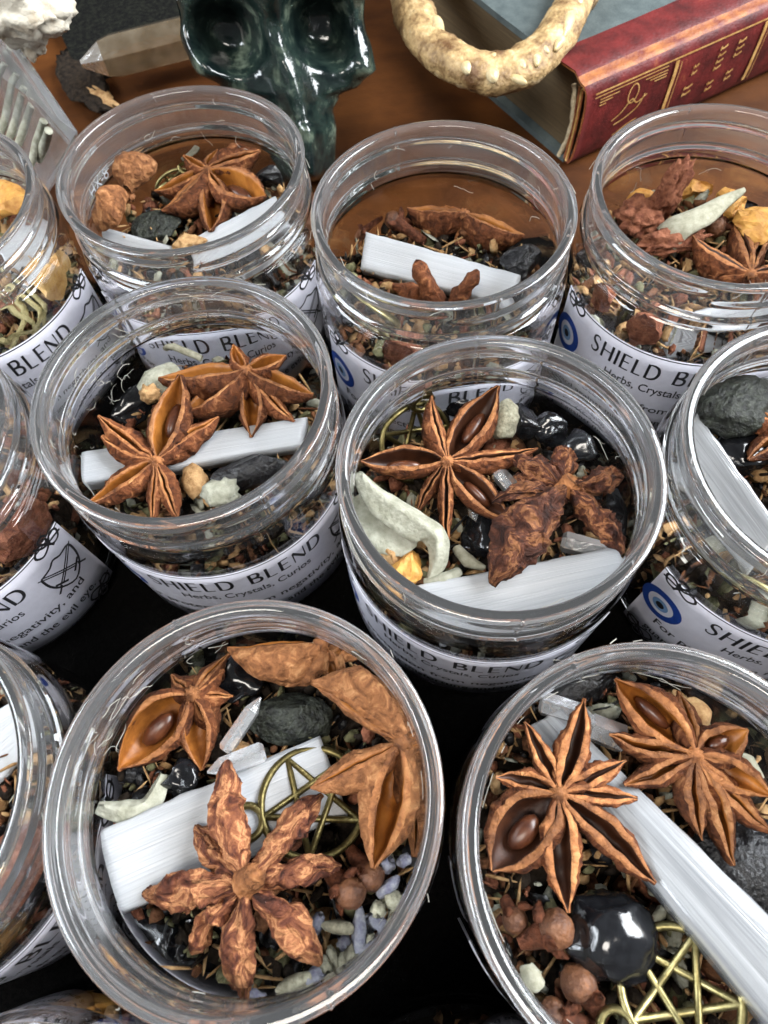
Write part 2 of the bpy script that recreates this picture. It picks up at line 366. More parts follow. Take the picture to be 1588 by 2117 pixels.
def wrap(parts, off, phi=0.0):
    V = []; F = []
    for v, f in parts:
        o = len(V); V += [on_label(p[0] * DEG, p[1], off, phi) for p in v]; F += [tuple(i + o for i in q) for q in f]
    return V, F
# the label artwork, in rim radii of arc from the label centre
lettering = display_word('SHIELD', -0.70, -1.035, 0.175, 0.62) + display_word('BLEND', 0.04, -1.035, 0.175, 0.60)
lettering += font_text('Herbs, Crystals, Curios', 0.0, -1.205, 0.135, 1.02, 0.008)
lettering += font_text('For protection from negativity, and', 0.0, -1.455, 0.125, 1.92, 0.012)
lettering += font_text('guard against misfortune and the evil eye.', 0.0, -1.635, 0.125, 1.98, 0.012)
def scroll(cx, cz, sx, sz):
    o = []
    for pts in ([(0, 0), (.05, .06), (.10, .05), (.13, 0), (.09, -.05), (.03, -.03), (0, 0)],
                [(0, 0), (-.05, .05), (-.10, .02), (-.08, -.05), (-.02, -.05), (.02, .02), (.05, .09), (0, .11), (-.03, .06)],
                [(-.12, -.03), (-.06, -.01), (0, 0), (.05, .02), (.10, .09)], [(-.02, -.07), (0, 0), (-.01, .06)]):
        p = sp2(pts, 6); o.append(stroke([(cx + x * sx, cz + y * sz) for x, y in p], .020))
    return o
orn = [scroll(-1.01, -0.80, 1.1, 1.0), scroll(1.01, -0.80, -1.1, 1.0), scroll(-1.01, -1.72, 1.1, -1.0), scroll(1.01, -1.72, -1.1, -1.0)]
def hline(z, x0, x1, wd): return seg((x0, z), (x1, z), wd, 40)
AL = LAB / DEG
border = [hline(-0.765, -AL, AL, .012), hline(-1.778, -AL, AL, .012)]
def shield_art(cx, cz, s):
    o = []
    sh = sp2([(-.16, .14), (-.06, .155), (0, .19), (.06, .155), (.16, .14), (.16, 0), (.11, -.12), (0, -.20), (-.11, -.12), (-.16, 0), (-.16, .14)], 3)
    o.append(stroke([(cx + x * s, cz + y * s) for x, y in sh], .020))
    for sg in (-1, 1):
        for d in (-.016, .016):
            o.append(seg((cx + (sg * -.17 + d) * s, cz + .15 * s), (cx + (sg * .10 + d) * s, cz - .10 * s), .013))
        o.append(seg((cx + sg * .04 * s, cz - .125 * s), (cx + sg * .135 * s, cz - .045 * s), .022))
        o.append(seg((cx + sg * .10 * s, cz - .10 * s), (cx + sg * .165 * s, cz - .165 * s), .018))
    return o
swords = shield_art(0.93, -1.15, 1.0)
def disc(cx, cz, rad, n=28, rings=3):
    V = [(cx, cz)]; F = []
    for k in range(1, rings + 1):
        for i in range(n):
            a = 2 * PI * i / n; V.append((cx + rad * k / rings * math.cos(a), cz + rad * k / rings * math.sin(a)))
    for i in range(n): F.append((0, 1 + i, 1 + (i + 1) % n))
    for k in range(rings - 1):
        for i in range(n):
            a = 1 + k * n + i; b = 1 + k * n + (i + 1) % n; F.append((a, a + n, b + n, b))
    return [(V, F)]
EX, EZ = -1.01, -1.17
def label_mesh():
    V = []; na = 60; zs = [LZ0, -1.5, -1.2, -0.9, LZ1]; prof = [(z, .0085) for z in zs] + [(z, .003) for z in zs[::-1]]
    for i in range(na + 1):
        for z, o in prof: V.append(on_label(-LAB + 2 * LAB * i / na, z, o, 0))
    F = grid_faces(na + 1, len(prof), False, True)
    F.append(tuple(range(len(prof)))[::-1]); F.append(tuple(na * len(prof) + k for k in range(len(prof))))
    return V, F
JL = {'A': ('clear open jar cut off by the upper left edge of the photo', 1), 'B': ('clear open jar standing in front of the green carved skull', 1),
      'C': ('clear open jar in the back row, in front of the book', 1), 'D': ('clear open jar beside the red book spine at the right edge', 1),
      'E': ('clear open jar left of centre with two star anise on a white stick', 1), 'F': ('clear open jar at the centre with a pale folded leaf inside', 1),
      'G': ('clear open jar cut off by the right edge at mid height', 1), 'H': ('jar at left edge whose label shows crossed swords on a shield', 1),
      'I': ('clear jar cut off by the left edge near the bottom', 1), 'J': ('large-looking open jar at front left with lavender buds inside', 1),
      'K': ('open jar at front right with a long clear stick across it', 1), 'L': ('jar barely seen in the bottom left corner', 1), 'M': ('dark jar barely seen between the two front jars at the bottom', 1)}
jar0 = None
TPL = {}
def tpl(name, VF, m, smooth=True):
    V, F = VF
    o = build(name, V, F, m, None, smooth=smooth); TPL[o.name] = o; return o
tpl('wall', (JV, JF), [M['glass'], M['neckwhite']]); TPL['wall'].data.polygons.foreach_set('material_index', JM)
tpl('label', label_mesh(), M['paper'])
tpl('lettering', wrap(lettering, .0105), M['ink'], False)
for q_ in orn: tpl('corner_scroll', wrap(q_, .0105), M['ink'], False)
for q_ in border: tpl('border_line', wrap([q_], .0100), M['ink'], False)
tpl('crossed_swords', wrap(swords, .0105), M['ink'], False)
tpl('eye_ring', wrap(disc(EX, EZ, .180), .0105), M['eyeblue'], False)
tpl('eye_white', wrap(disc(EX, EZ, .112), .0120), M['eyepale'], False)
tpl('eye_iris', wrap(disc(EX, EZ, .070), .0135), M['eyesky'], False)
tpl('eye_pupil', wrap(disc(EX, EZ, .036), .0150), M['ink'], False)
JAR = {}
first = True
for k in JC:
    t = thing('open_jar', JL[k][0], 'jar', JC[k], 'clear jars of herb and crystal mix'); JAR[k] = t
    t.rotation_euler.z = math.radians(PHI[k])
    def use(nm, par):
        o = TPL[nm] if first else TPL[nm].copy()
        if not first: COL.objects.link(o)
        o.parent = par; o.location = (0, 0, 0); return o
    use('wall', t); lb = use('label', t)
    for nm in TPL:
        if nm not in ('wall', 'label'): use(nm, lb)
    first = False
# moulded mark inside the neck of the jar by the skull
def mould_mark(k, ang, z, txt, h):
    V = []; F = []
    for v, f in font_text(txt, 0, 0, h):
        o = len(V)
        for x, y in v:
            a = math.radians(ang - PHI[k]) - x / .905; V.append(ORG[JAR[k].name] + Vector((.911 * R * math.cos(a), .911 * R * math.sin(a), HJ + (z + y) * R)))
        F += [tuple(i + o for i in q) for q in f]
    build('moulded_mark', V, F, M['lint'], JAR[k], smooth=False)
mould_mark('B', 158, -0.40, 'HX-8', 0.14)

# ------------------------------------------------------------------ contents
def clampj(v, k, m=0.0):
    """keep a point inside jar k"""
    if k is None: return v
    c = JC[k]; d = Vector((v.x - c.x, v.y - c.y, 0)); zr = (v.z - HJ) / R
    lim = (0.895 if zr > -0.47 else 0.965) * R - m
    z = max(v.z, HJ - 1.70 * R)
    if d.length > lim: d = d * (lim / d.length)
    return Vector((c.x + d.x, c.y + d.y, z))
def carpel(c, tip, n, Wd, Dp, gap, wr, seedn, k, star, husk, roll=0.0, lipf=.35, hi=False, dark=False, beak=0.12, arch=0.10):
    """one boat-shaped follicle from the star's centre to its tip; n = side its slit opens to"""
    ax = tip - c; Ln = ax.length; X = ax.normalized()
    Y = n.cross(X).normalized(); Z = X.cross(Y)
    q = Quaternion(X, roll); Y = q @ Y; Z = q @ Z
    ns, nq = (44, 10) if hi else (30, 8)
    V = []; mi = []; sd = random.random() * 50; rk = random.uniform(-.06, .06) * Ln; pk = random.uniform(1.15, 1.45) if hi else random.uniform(.95, 1.2); bl = random.uniform(.90, .975); UV = []
    def sec(s):
        w_ = Wd * ((.12 if hi else .15) * (1 - s) + max(0, math.sin(PI * min(bl, s ** pk))) ** 0.8 * (1 - .25 * s))
        if s > .9: w_ *= 1 - ((s - .9) / .1) ** 2 * .5
        d = Dp * (0.42 * (1 - s) ** 2 + max(0, math.sin(PI * s ** .95)) ** .75 + .10)
        g = gap * max(0, math.sin(PI * min(1, max(0, (s - .05) / .93)) ** .92)) ** .75
        zl = arch * Ln * math.sin(PI * s) * .35 + beak * Ln * max(0, s - .72) ** 2 * 5
        return w_, d, g, zl
    for i in range(ns + 1):
        s = i / ns; w_, d, g, zl = sec(s); x = s * Ln
        jag = 1 + .30 * noise.noise(Vector((x * 3 + sd, 1.7, 0))) + .22 * noise.noise(Vector((x * 13 + sd, 1.7, 0)))
        lt = max(.03, min(.13, w_ * lipf)) * jag * (1 if s < .93 else .6)
        y0 = g + lt; w_ = max(w_, y0 * 1.06)
        bul = w_ - y0 * .55
        outer = []; inner = []
        for j in range(nq + 1):
            t = j / nq
            y = y0 * (1 - t) ** 1.1 + bul * max(0, math.sin(PI * min(1, t ** .68)))
            z = zl - .30 * lt - d * math.sin(PI / 2 * t) ** 1.1
            outer.append((y if j < nq else 0, z))
            f = 1 - t
            yi = max(.002, (g + lt * .25 * math.sin(PI * t)) * f ** .5 if j < nq else 0.0); zi = zl - max(0, d - .09) * math.sin(PI / 2 * t)
            inner.append((yi, zi))
        loop = [(-y, z, 0, j) for j, (y, z) in enumerate(outer)] + [(y, z, 0, j) for j, (y, z) in list(enumerate(outer))[-2::-1]] + [(y, z, 1, 0) for y, z in inner] + [(-y, z, 1, 0) for y, z in inner[-2::-1]]
        lat = rk * math.sin(PI * s) + wr * .5 * noise.noise(Vector((x * 1.6 + sd, 3.3, 0)))
        for li, (y, z, inn, j) in enumerate(loop):
            UV.append((x + sd, li * .11 + sd))
            p = Vector((x, y, z))
            if not inn:
                e = .35 + .65 * math.sin(PI * min(1, s * .95 + .05)); sg = 1 if y > 0 else -1
                w1 = Vector((x * 2.4 + sd, y * 3.0, z * 3.0)); w1 += .5 * noise.noise_vector(w1 * 1.3)
                rdg = 1 - 2.4 * abs(noise.noise(w1)); fine = noise.noise(w1 * 3.1)
                nz = wr * ((.95 if hi else .80) * rdg + .55 * fine) * e * min(1, .35 + j * .4)
                dirv = Vector((0, y, z - (zl - d * .45)))
                if dirv.length > 1e-4: p += dirv.normalized() * nz
                p.x += wr * .5 * noise.noise(w1 * 1.7 + Vector((9, 0, 0))) * e
            p.y += lat
            if inn or j == 0: p.z += .035 * noise.noise(Vector((x * 5 + sd, 2 if y > 0 else 6, 0))) * math.sin(PI * s); p.y += .03 * noise.noise(Vector((x * 4 + sd, 8, 0)))
            V.append(clampj(c + X * p.x + Y * p.y + Z * p.z, k, .04))
    nl = len(loop); F = grid_faces(ns + 1, nl, False, True)
    for i in range(ns):
        for j in range(nl):
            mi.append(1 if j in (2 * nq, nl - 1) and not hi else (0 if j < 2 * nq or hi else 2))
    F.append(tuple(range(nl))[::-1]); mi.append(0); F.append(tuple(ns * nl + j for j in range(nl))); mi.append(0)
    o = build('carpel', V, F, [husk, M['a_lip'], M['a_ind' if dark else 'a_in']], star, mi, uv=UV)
    if seedn:
        s = .52; w_, d, g, zl = sec(s); iv, iF = ico(2); SV = []
        for v in iv:
            p = Vector((s * Ln + v.x * Ln * .215, v.y * max(.06, min(g * .62, .20)), zl - d * .48 + v.z * min(.14, d * .30)))
            SV.append(clampj(c + X * p.x + Y * p.y + Z * p.z, k, .04))
        build('seed', SV, iF, M['seed'], o)
    return o
NUP = Vector((0, 0, 1))
def star_anise(k, label, cpx, cz, arms, n=(0, 0, 1), husk='a_out', wr=0.05, stub=False, flip=False, lip=.24, dark=False):
    """cpx: centre pixel; arms: (u, v, z, width, depth, gap, seed[, roll]) with z in rim radii"""
    c = PX(cpx[0], cpx[1], cz); n = Vector(n).normalized()
    t = thing('star_anise', label, 'star anise', (c.x, c.y, c.z - .4), 'star anise pods')
    for a in arms:
        tip = clampj(PX(a[0], a[1], a[2]), k, .05); L_ = (tip - c).length
        nn = -n if flip else n
        carpel(c, tip, nn, a[3] * L_, a[4] * L_, a[5] * L_, wr, a[6], k, t, M[husk], a[7] if len(a) > 7 else 0.0, lip, flip, dark)
    iv, iF = ico(3); rr = .15 if not stub else .22
    SV = [c + Vector((v.x * rr, v.y * rr, v.z * rr * .8)) * (1 + .30 * noise.noise(v * 2.5 + c) + .18 * math.sin(8 * math.atan2(v.y, v.x))) - n * .07 for v in iv]
    build('core', SV, iF, M['a_lip' if not stub else husk], t)
    if stub:
        P = [c + n * (.08 + .06 * i) + Vector((.05 * i, .03 * i, 0)) for i in range(5)]
        V, F = tube(P, [.26, .24, .23, .24, .20], 10)
        V = [v + .05 * noise.noise_vector(v * 3) for v in V]
        build('stalk', V, F, M['a_lip'], t)
    return t
def zj(x, y): return (60 + x / 1.8045, 1220 + y / 1.8045)
def zk(x, y): return (900 + x / 2.308, 1300 + y / 2.308)
def zf(x, y): return (680 + x / 2.2056, 660 + y / 2.2056)
def ze(x, y): return (x / 2.2056, 540 + y / 2.2056)
def zb(x, y): return (x / 1.985, y / 1.985)
def zc(x, y): return (600 + x / 2.48, 230 + y / 2.48)
def zd(x, y): return (1180 + x / 3.892, 180 + y / 3.892)
def zg(x, y): return (1100 + x / 2.406, 560 + y / 2.406)
def A(f, x, y, z, W_=.20, D_=.30, G_=.05, seed=0, roll=0.0): return (*f(x, y), z, W_, D_, G_, seed, roll)
# front left jar
star_anise('J', 'wrinkled upside-down star anise with a pale stub, foremost in the front left jar', zj(815, 1095), -.30,
    [A(zj, 735, 632, -.40, .145, .17, .0), A(zj, 610, 868, -.48, .12, .17, .0), A(zj, 415, 1138, -.42, .135, .17, .0), A(zj, 600, 1362, -.52, .10, .16, .0),
     A(zj, 800, 1555, -.50, .13, .17, .0), A(zj, 1090, 1400, -.46, .155, .17, .0), A(zj, 1170, 1025, -.46, .13, .17, .0), A(zj, 1090, 755, -.48, .13, .17, .0)],
    husk='a_wr', wr=.10, stub=True, flip=True)
star_anise('J', 'small curled star anise at the upper left inside the front left jar', zj(605, 385), -.40,
    [A(zj, 338, 668, -.50, .24, .34, .20, 1, -.3), A(zj, 650, 668, -.58, .22, .30, .14, 0), A(zj, 705, 530, -.60, .28, .4, .02), A(zj, 758, 400, -.58, .26, .4, .02),
     A(zj, 725, 300, -.56, .24, .4, .02), A(zj, 745, 245, -.62, .20, .35, .02), A(zj, 535, 318, -.56, .30, .4, .02)], wr=.07)
star_anise('J', 'big star anise tipped on its side against the right wall of the front left jar', zj(1385, 570), -.28,
    [A(zj, 1062, 338, -.30, .30, .42, .02, 0, -.6), A(zj, 1055, 745, -.30, .20, .32, .015, 0, .2), A(zj, 1285, 1035, -.34, .27, .38, .10, 0, -.5), A(zj, 1445, 985, -.56, .22, .4, .02, 0, -.2),
     A(zj, 1225, 275, -.46, .20, .36, .03), A(zj, 1420, 400, -.6, .20, .4, .02)], n=(-.45, -.1, .9), husk='a_tan', wr=.055)
star_anise('J', 'star anise half hidden under the back rim of the front left jar', zj(1085, 195), -.38,
    [A(zj, 742, 228, -.44, .22, .34, .05, 0, .9), A(zj, 960, 360, -.52, .28, .34, .03, 0, .5), A(zj, 1155, 365, -.55, .24, .34, .09, 0, .2), A(zj, 1230, 250, -.56, .26, .34, .03)], n=(0, .2, 1), husk='a_tan', wr=.06)
# front right jar
star_anise('K', 'flat eight-pointed star anise with open slits, left in the front right jar', zk(595, 785), -.30,
    [A(zk, 420, 450, -.36, .125, .24, .055), A(zk, 703, 335, -.34, .14, .26, .06), A(zk, 908, 630, -.32, .13, .22, .035), A(zk, 960, 810, -.34, .125, .22, .035),
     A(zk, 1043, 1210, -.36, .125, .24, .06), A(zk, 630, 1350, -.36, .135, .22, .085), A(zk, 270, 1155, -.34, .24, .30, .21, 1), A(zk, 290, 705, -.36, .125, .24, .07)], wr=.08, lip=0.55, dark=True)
star_anise('K', 'dark tilted star anise at upper right in the front right jar', zk(1245, 600), -.36,
    [A(zk, 850, 205, -.36, .18, .34, .12, 1, -.35), A(zk, 1158, 290, -.46, .20, .34, .03), A(zk, 1485, 480, -.38, .25, .34, .18, 1), A(zk, 1610, 800, -.40, .18, .34, .11, 0, .3),
     A(zk, 1590, 965, -.50, .17, .34, .02), A(zk, 1412, 1125, -.50, .15, .34, .035), A(zk, 1268, 1005, -.46, .18, .34, .035), A(zk, 900, 745, -.42, .15, .30, .035), A(zk, 828, 510, -.42, .16, .34, .035)], wr=.07, lip=0.45)
# centre jar
star_anise('F', 'slender star anise with three glossy seeds, left in the centre jar', zf(540, 642), -.45,
    [A(zf, 150, 655, -.50, .17, .26, .115, 1), A(zf, 442, 318, -.42, .16, .30, .02, 0, .3), A(zf, 772, 305, -.44, .17, .28, .12, 1), A(zf, 950, 598, -.50, .12, .24, .022),
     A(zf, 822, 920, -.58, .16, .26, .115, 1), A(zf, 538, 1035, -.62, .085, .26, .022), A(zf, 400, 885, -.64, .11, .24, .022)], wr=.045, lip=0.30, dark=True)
star_anise('F', 'crumpled dark star anise on the right of the centre jar', zf(1065, 790), -.48,
    [A(zf, 1065, 580, -.50, .20, .26, .0), A(zf, 835, 628, -.52, .17, .24, .0), A(zf, 838, 715, -.56, .15, .24, .0), A(zf, 745, 830, -.50, .11, .18, .0),
     A(zf, 748, 1210, -.52, .21, .24, .0), A(zf, 1345, 1065, -.56, .15, .22, .0), A(zf, 1360, 700, -.54, .16, .22, .0)], husk='a_wrd', wr=.13, stub=True, flip=True)
# left of centre jar
star_anise('E', 'star anise lying on the white stick, left in the jar left of centre', ze(710, 905), -.52,
    [A(ze, 825, 525, -.42, .20, .30, .13, 1), A(ze, 455, 712, -.52, .16, .28, .025), A(ze, 470, 803, -.56, .17, .28, .025), A(ze, 405, 1110, -.64, .18, .26, .06),
     A(ze, 693, 1190, -.66, .12, .28, .02), A(ze, 812, 1175, -.66, .17, .28, .02), A(ze, 1000, 718, -.56, .16, .28, .025)], wr=.07)
star_anise('E', 'wide open star anise at the back of the jar left of centre', ze(1120, 490), -.50,
    [A(ze, 728, 545, -.54, .22, .34, .13, 0, .45), A(ze, 1060, 385, -.50, .26, .4, .12), A(ze, 1305, 435, -.56, .26, .34, .13), A(ze, 1428, 615, -.62, .19, .34, .10, 0, -.3),
     A(ze, 1340, 735, -.72, .16, .34, .02), A(ze, 1150, 805, -.72, .20, .34, .11), A(ze, 830, 700, -.58, .21, .34, .14, 0, .4)], wr=.07)
# jar by the skull
star_anise('B', 'orange-brown star anise with one shiny seed in the jar before the skull', zb(850, 690), -.58,
    [A(zb, 640, 790, -.70, .20, .34, .08), A(zb, 668, 872, -.70, .28, .36, .05, 0, .4), A(zb, 868, 955, -.70, .20, .32, .12, 0), A(zb, 1092, 815, -.62, .25, .32, .20, 1),
     A(zb, 1100, 590, -.52, .26, .32, .02, 0, .7), A(zb, 755, 640, -.58, .26, .4, .08), A(zb, 900, 575, -.58, .26, .36, .08)], wr=.07)
star_anise('B', 'peanut-shaped pair of broken pods at the left wall of the jar before the skull', zb(530, 800), -.52,
    [A(zb, 395, 950, -.64, .50, .42, .0), A(zb, 580, 640, -.50, .52, .42, .0)], wr=.07, flip=True, husk='a_tan')
# jar in front of the book
star_anise('C', 'star anise with two long boat pods at the back of the jar before the book', zc(890, 515), -.72,
    [A(zc, 600, 505, -.72, .20, .42, .10, 0, .35), A(zc, 1228, 628, -.82, .18, .40, .10, 0, -.3), A(zc, 765, 625, -.92, .16, .34, .012), A(zc, 848, 660, -.94, .15, .34, .012), A(zc, 990, 655, -.92, .15, .34, .012), A(zc, 800, 462, -.80, .20, .34, .03)], wr=.06)
# right edge jars
star_anise('D', 'dark star anise with thin pale split edges in the jar beside the red book', zd(1455, 1490), -.62,
    [A(zd, 975, 1212, -.66, .13, .42, .022), A(zd, 1305, 1085, -.70, .12, .42, .03), A(zd, 1600, 1190, -.70, .12, .42, .03), A(zd, 1110, 1520, -.78, .10, .36, .02),
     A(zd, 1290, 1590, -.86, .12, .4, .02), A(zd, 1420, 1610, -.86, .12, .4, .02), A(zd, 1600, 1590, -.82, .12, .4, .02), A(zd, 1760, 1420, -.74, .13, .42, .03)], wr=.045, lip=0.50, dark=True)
star_anise('G', 'star anise cut off by the right edge of the photo at mid height', (1640, 890), -.45,
    [A(zg, 1045, 672, -.42, .22, .34, .06, 0, .3), A(zg, 1072, 940, -.52, .22, .34, .05), A(zg, 1300, 560, -.5, .2, .34, .05), A(zg, 1560, 700, -.5, .2, .34, .05), A(zg, 1540, 960, -.5, .2, .34, .05), A(zg, 1330, 1080, -.55, .2, .34, .05)], wr=.07)

def slab(name, label, cat, k, corners, zs, thick, m, ragged=0.0, group=None, ridge=0.02, crown=0.0):
    """bar whose upper face has the four pixel corners (a-b along the top edge, d-c along the lower), dropped by its thickness"""
    a, b, c, d = [PX(u, v, z) for (u, v), z in zip(corners, zs)]
    nu, nv = 26, 9; V = []; UV = []; F = []
    N_ = (b - a).cross(d - a).normalized()
    if N_.z < 0: N_ = -N_
    sd = random.random() * 30
    def pt(s, t, low):
        e = 0.0
        if s == 1: e = ragged * (noise.noise(Vector((t * 5 + sd, 0, 0))))
        p0 = a.lerp(b, s + e); p1 = d.lerp(c, s + e)
        p = p0.lerp(p1, t)
        if not low:
            p = p + N_ * ridge * (noise.noise(Vector((t * 9 + sd, s * .6, 0))) + .5 * noise.noise(Vector((t * 23 + sd, s * .8, 4))))
            p += N_ * crown * (1 - abs(t - .38) / .62)
            if t in (0, 1) or s in (0, 1): p -= N_ * thick * (.14 + .10 * noise.noise(Vector((s * 14 + sd, t * 9, 2))))
            if t in (0, 1): p += (p1 - p0) * .035 * noise.noise(Vector((s * 9 + sd, t * 5, 7)))
        else: p = p - N_ * thick
        return clampj(p, k, .03)
    ts = [0, .05, .2, .35, .5, .65, .8, .95, 1]
    ss = [0, .015] + [i / 22 for i in range(1, 22)] + [.97, .985, 1]
    nu = len(ss); nv = len(ts)
    for low in (0, 1):
        for s in ss:
            for t in ts: V.append(pt(s, t, low)); UV.append((s, t * .5 + low * .5))
    F += grid_faces(nu, nv); F += [f[::-1] for f in grid_faces(nu, nv, off=nu * nv)]
    o2 = nu * nv
    for i in range(nu - 1):
        F.append((i * nv, o2 + i * nv, o2 + (i + 1) * nv, (i + 1) * nv)); j = nv - 1
        F.append((i * nv + j, (i + 1) * nv + j, o2 + (i + 1) * nv + j, o2 + i * nv + j))
    for j in range(nv - 1):
        F.append((j, j + 1, o2 + j + 1, o2 + j)); i = (nu - 1) * nv
        F.append((i + j, o2 + i + j, o2 + i + j + 1, i + j + 1))
    ctr = sum(V, Vector()) / len(V); ctr.z = min(v.z for v in V)
    o = build(name, V, F, m, None, loc=ctr, uv=UV, label=label, cat=cat, group=group)
    return o
SG = 'white selenite sticks'
slab('selenite_stick', 'broad white selenite stick, flat under the wrinkled anise in the front left jar', 'crystal', 'J', [zj(238, 905), zj(1085, 540), zj(1190, 835), zj(325, 1215)], [-.42, -.56, -.56, -.42], .5, M['sel'], .0, SG)
slab('selenite_stick', 'long glassy selenite stick slanting out of the front right jar', 'crystal', 'K', [zk(600, 395), (1700, 2000), (1610, 2135), zk(430, 470)], [-.62, -.20, -.20, -.62], .55, M['selc'], .0, SG, .03, .16)
slab('selenite_stick', 'thin white selenite stick under both anise in the jar left of centre', 'crystal', 'E', [ze(345, 868), ze(1400, 705), ze(1375, 832), ze(335, 1018)], [-.66, -.74, -.74, -.66], .4, M['sel'], .0, SG)
slab('selenite_stick', 'stepped white selenite slab along the front wall of the centre jar', 'crystal', 'F', [zf(400, 1215), zf(1330, 1035), zf(1400, 1260), zf(520, 1480)], [-.62, -.55, -.62, -.75], .35, M['sel'], .10, SG, .03)
slab('selenite_stick', 'white selenite bar lying across the jar before the book', 'crystal', 'C', [zc(385, 612), zc(1180, 835), zc(1120, 990), zc(357, 800)], [-.70, -.62, -.72, -.80], .4, M['sel'], .02, SG)
slab('selenite_stick', 'white selenite bar at lower right in the jar before the skull', 'crystal', 'B', [zb(770, 985), zb(1130, 800), zb(1190, 920), zb(800, 1120)], [-.72, -.60, -.66, -.85], .35, M['sel'], .02, SG)
slab('selenite_stick', 'white chip at the front wall of the jar before the skull', 'crystal', 'B', [zb(350, 915), zb(690, 1010), zb(720, 1090), zb(380, 1010)], [-.66, -.74, -.84, -.80], .2, M['sel'], .03, SG)
slab('selenite_stick', 'wide selenite plate in the jar cut off by the right edge', 'crystal', 'G', [zg(820, 700), zg(1250, 1300), zg(1080, 1500), zg(700, 1000)], [-.50, -.50, -.66, -.66], .3, M['selc'], .0, SG)
slab('selenite_stick', 'pale selenite piece inside the jar at the upper left edge', 'crystal', 'A', [(0, 500), (90, 440), (120, 500), (10, 580)], [-.7, -.65, -.8, -.85], .3, M['sel'], .02, SG)
slab('selenite_stick', 'pale selenite piece in the jar cut off at lower left', 'crystal', 'I', [(-60, 1500), (40, 1440), (70, 1540), (-20, 1640)], [-.6, -.55, -.65, -.7], .3, M['sel'], .02, SG)
slab('selenite_stick', 'white selenite wedge low against the label of the jar beside the red book', 'crystal', 'D', [(1370, 650), (1600, 610), (1610, 700), (1380, 740)], [-.72, -.7, -.9, -.95], .3, M['sel'], .02, SG)

def rock(name, label, cat, k, u, v, zr, size, m, rz=0.0, tilt=0.0, rough=.25, facet=0, sub=3, group=None, freq=1.3, smooth=None, seed=None, loc=None):
    c = PX(u, v, zr) if loc is None else Vector(loc); iv, iF = ico(sub); sd = Vector((random.random() * 40, random.random() * 40, 0)) if seed is None else Vector((seed, 0, 0))
    pl = []
    rr = random.Random(int(sd.x * 1000))
    for _ in range(facet):
        d = Vector((rr.uniform(-1, 1), rr.uniform(-1, 1), rr.uniform(-1, 1))).normalized(); pl.append((d, rr.uniform(.55, .8)))
    rot = Matrix.Rotation(rz, 3, 'Z') @ Matrix.Rotation(tilt, 3, 'Y'); V = []
    for p in iv:
        q = p.copy()
        for d, h in pl:
            e = q.dot(d)
            if e > h: q -= d * (e - h)
        q *= 1 + rough * noise.noise(p * freq + sd) + rough * .4 * noise.noise(p * freq * 2.7 + sd)
        V.append(clampj(c + rot @ Vector((q.x * size[0], q.y * size[1], q.z * size[2])), k, .03))
    b = Vector((c.x, c.y, min(p.z for p in V)))
    return build(name, V, iF, m, None, loc=b, label=label, cat=cat, group=group, smooth=(facet == 0) if smooth is None else smooth)
BT = 'black stones in the jars'
rock('black_tourmaline', 'black striated tourmaline block beside the white stick, jar left of centre', 'stone', 'E', *ze(1140, 955), -.78, (1.05, .42, .4), M['tour'], .25, 0, .12, 6, 3, BT, seed=3.1)
rock('black_stone', 'large black stone in the shadow at the left of the jar left of centre', 'stone', 'E', *ze(560, 640), -.95, (1.1, .9, .5), M['obs'], .6, 0, .30, 5, 4, BT, smooth=True)
rock('black_tourmaline', 'black tourmaline chunk under the upper anise in the front left jar', 'stone', 'J', *zj(960, 470), -.66, (.95, .55, .4), M['tour2'], -.25, 0, .15, 6, 3, BT)
rock('black_stone', 'small polished black stone above the white stick in the front left jar', 'stone', 'J', *zj(570, 705), -.60, (.38, .34, .3), M['obs'], 0, 0, .30, 5, 4, BT, smooth=True)
rock('black_stone', 'big polished black stone below the white stick in the front left jar', 'stone', 'J', *zj(520, 1330), -.86, (1.1, 1.1, .55), M['obs'], 0, 0, .30, 5, 4, BT, smooth=True)
rock('black_stone', 'black stone behind the curled anise at the back of the front left jar', 'stone', 'J', *zj(790, 330), -.70, (.5, .5, .35), M['obs'], 0, 0, .30, 5, 4, BT, smooth=True)
rock('black_stone', 'shiny tumbled black stone with a white glint in the front right jar', 'stone', 'K', *zk(850, 1445), -.56, (.80, .72, .5), M['obs'], .4, .15, .22, 2, 4, BT, smooth=True, seed=8.4)
rock('black_stone', 'flat black stone right of the long stick in the front right jar', 'stone', 'K', *zk(1500, 1150), -.66, (1.0, .9, .4), M['tour'], 0, 0, .2, 0, 3, BT)
rock('black_tourmaline', 'black tourmaline at the back wall of the front right jar', 'stone', 'K', *zk(700, 270), -.72, (.9, .4, .4), M['tour'], .2, 0, .15, 6, 3, BT)
rock('black_stone', 'glinting black stone at the back of the centre jar', 'stone', 'F', *zf(890, 460), -.72, (.42, .5, .42), M['obs'], .2, 0, .25, 3, 3, BT, smooth=True)
rock('black_stone', 'round black stone right of the glinting one in the centre jar', 'stone', 'F', *zf(1010, 500), -.76, (.46, .42, .4), M['obs'], 0, 0, .30, 5, 4, BT, smooth=True)
rock('black_stone', 'dark grey stone at the right wall of the centre jar', 'stone', 'F', *zf(1150, 570), -.76, (.52, .55, .4), M['obs'], 0, 0, .25, 3, 3, BT, smooth=True)
rock('black_stone', 'black stone under the crumpled anise in the centre jar', 'stone', 'F', *zf(1330, 900), -.80, (.5, .6, .4), M['obs'], 0, 0, .30, 5, 4, BT, smooth=True)
rock('black_stone', 'black stone between the anise and the leaf in the centre jar', 'stone', 'F', *zf(720, 980), -.84, (.6, .6, .35), M['obs'], 0, 0, .30, 5, 4, BT, smooth=True)
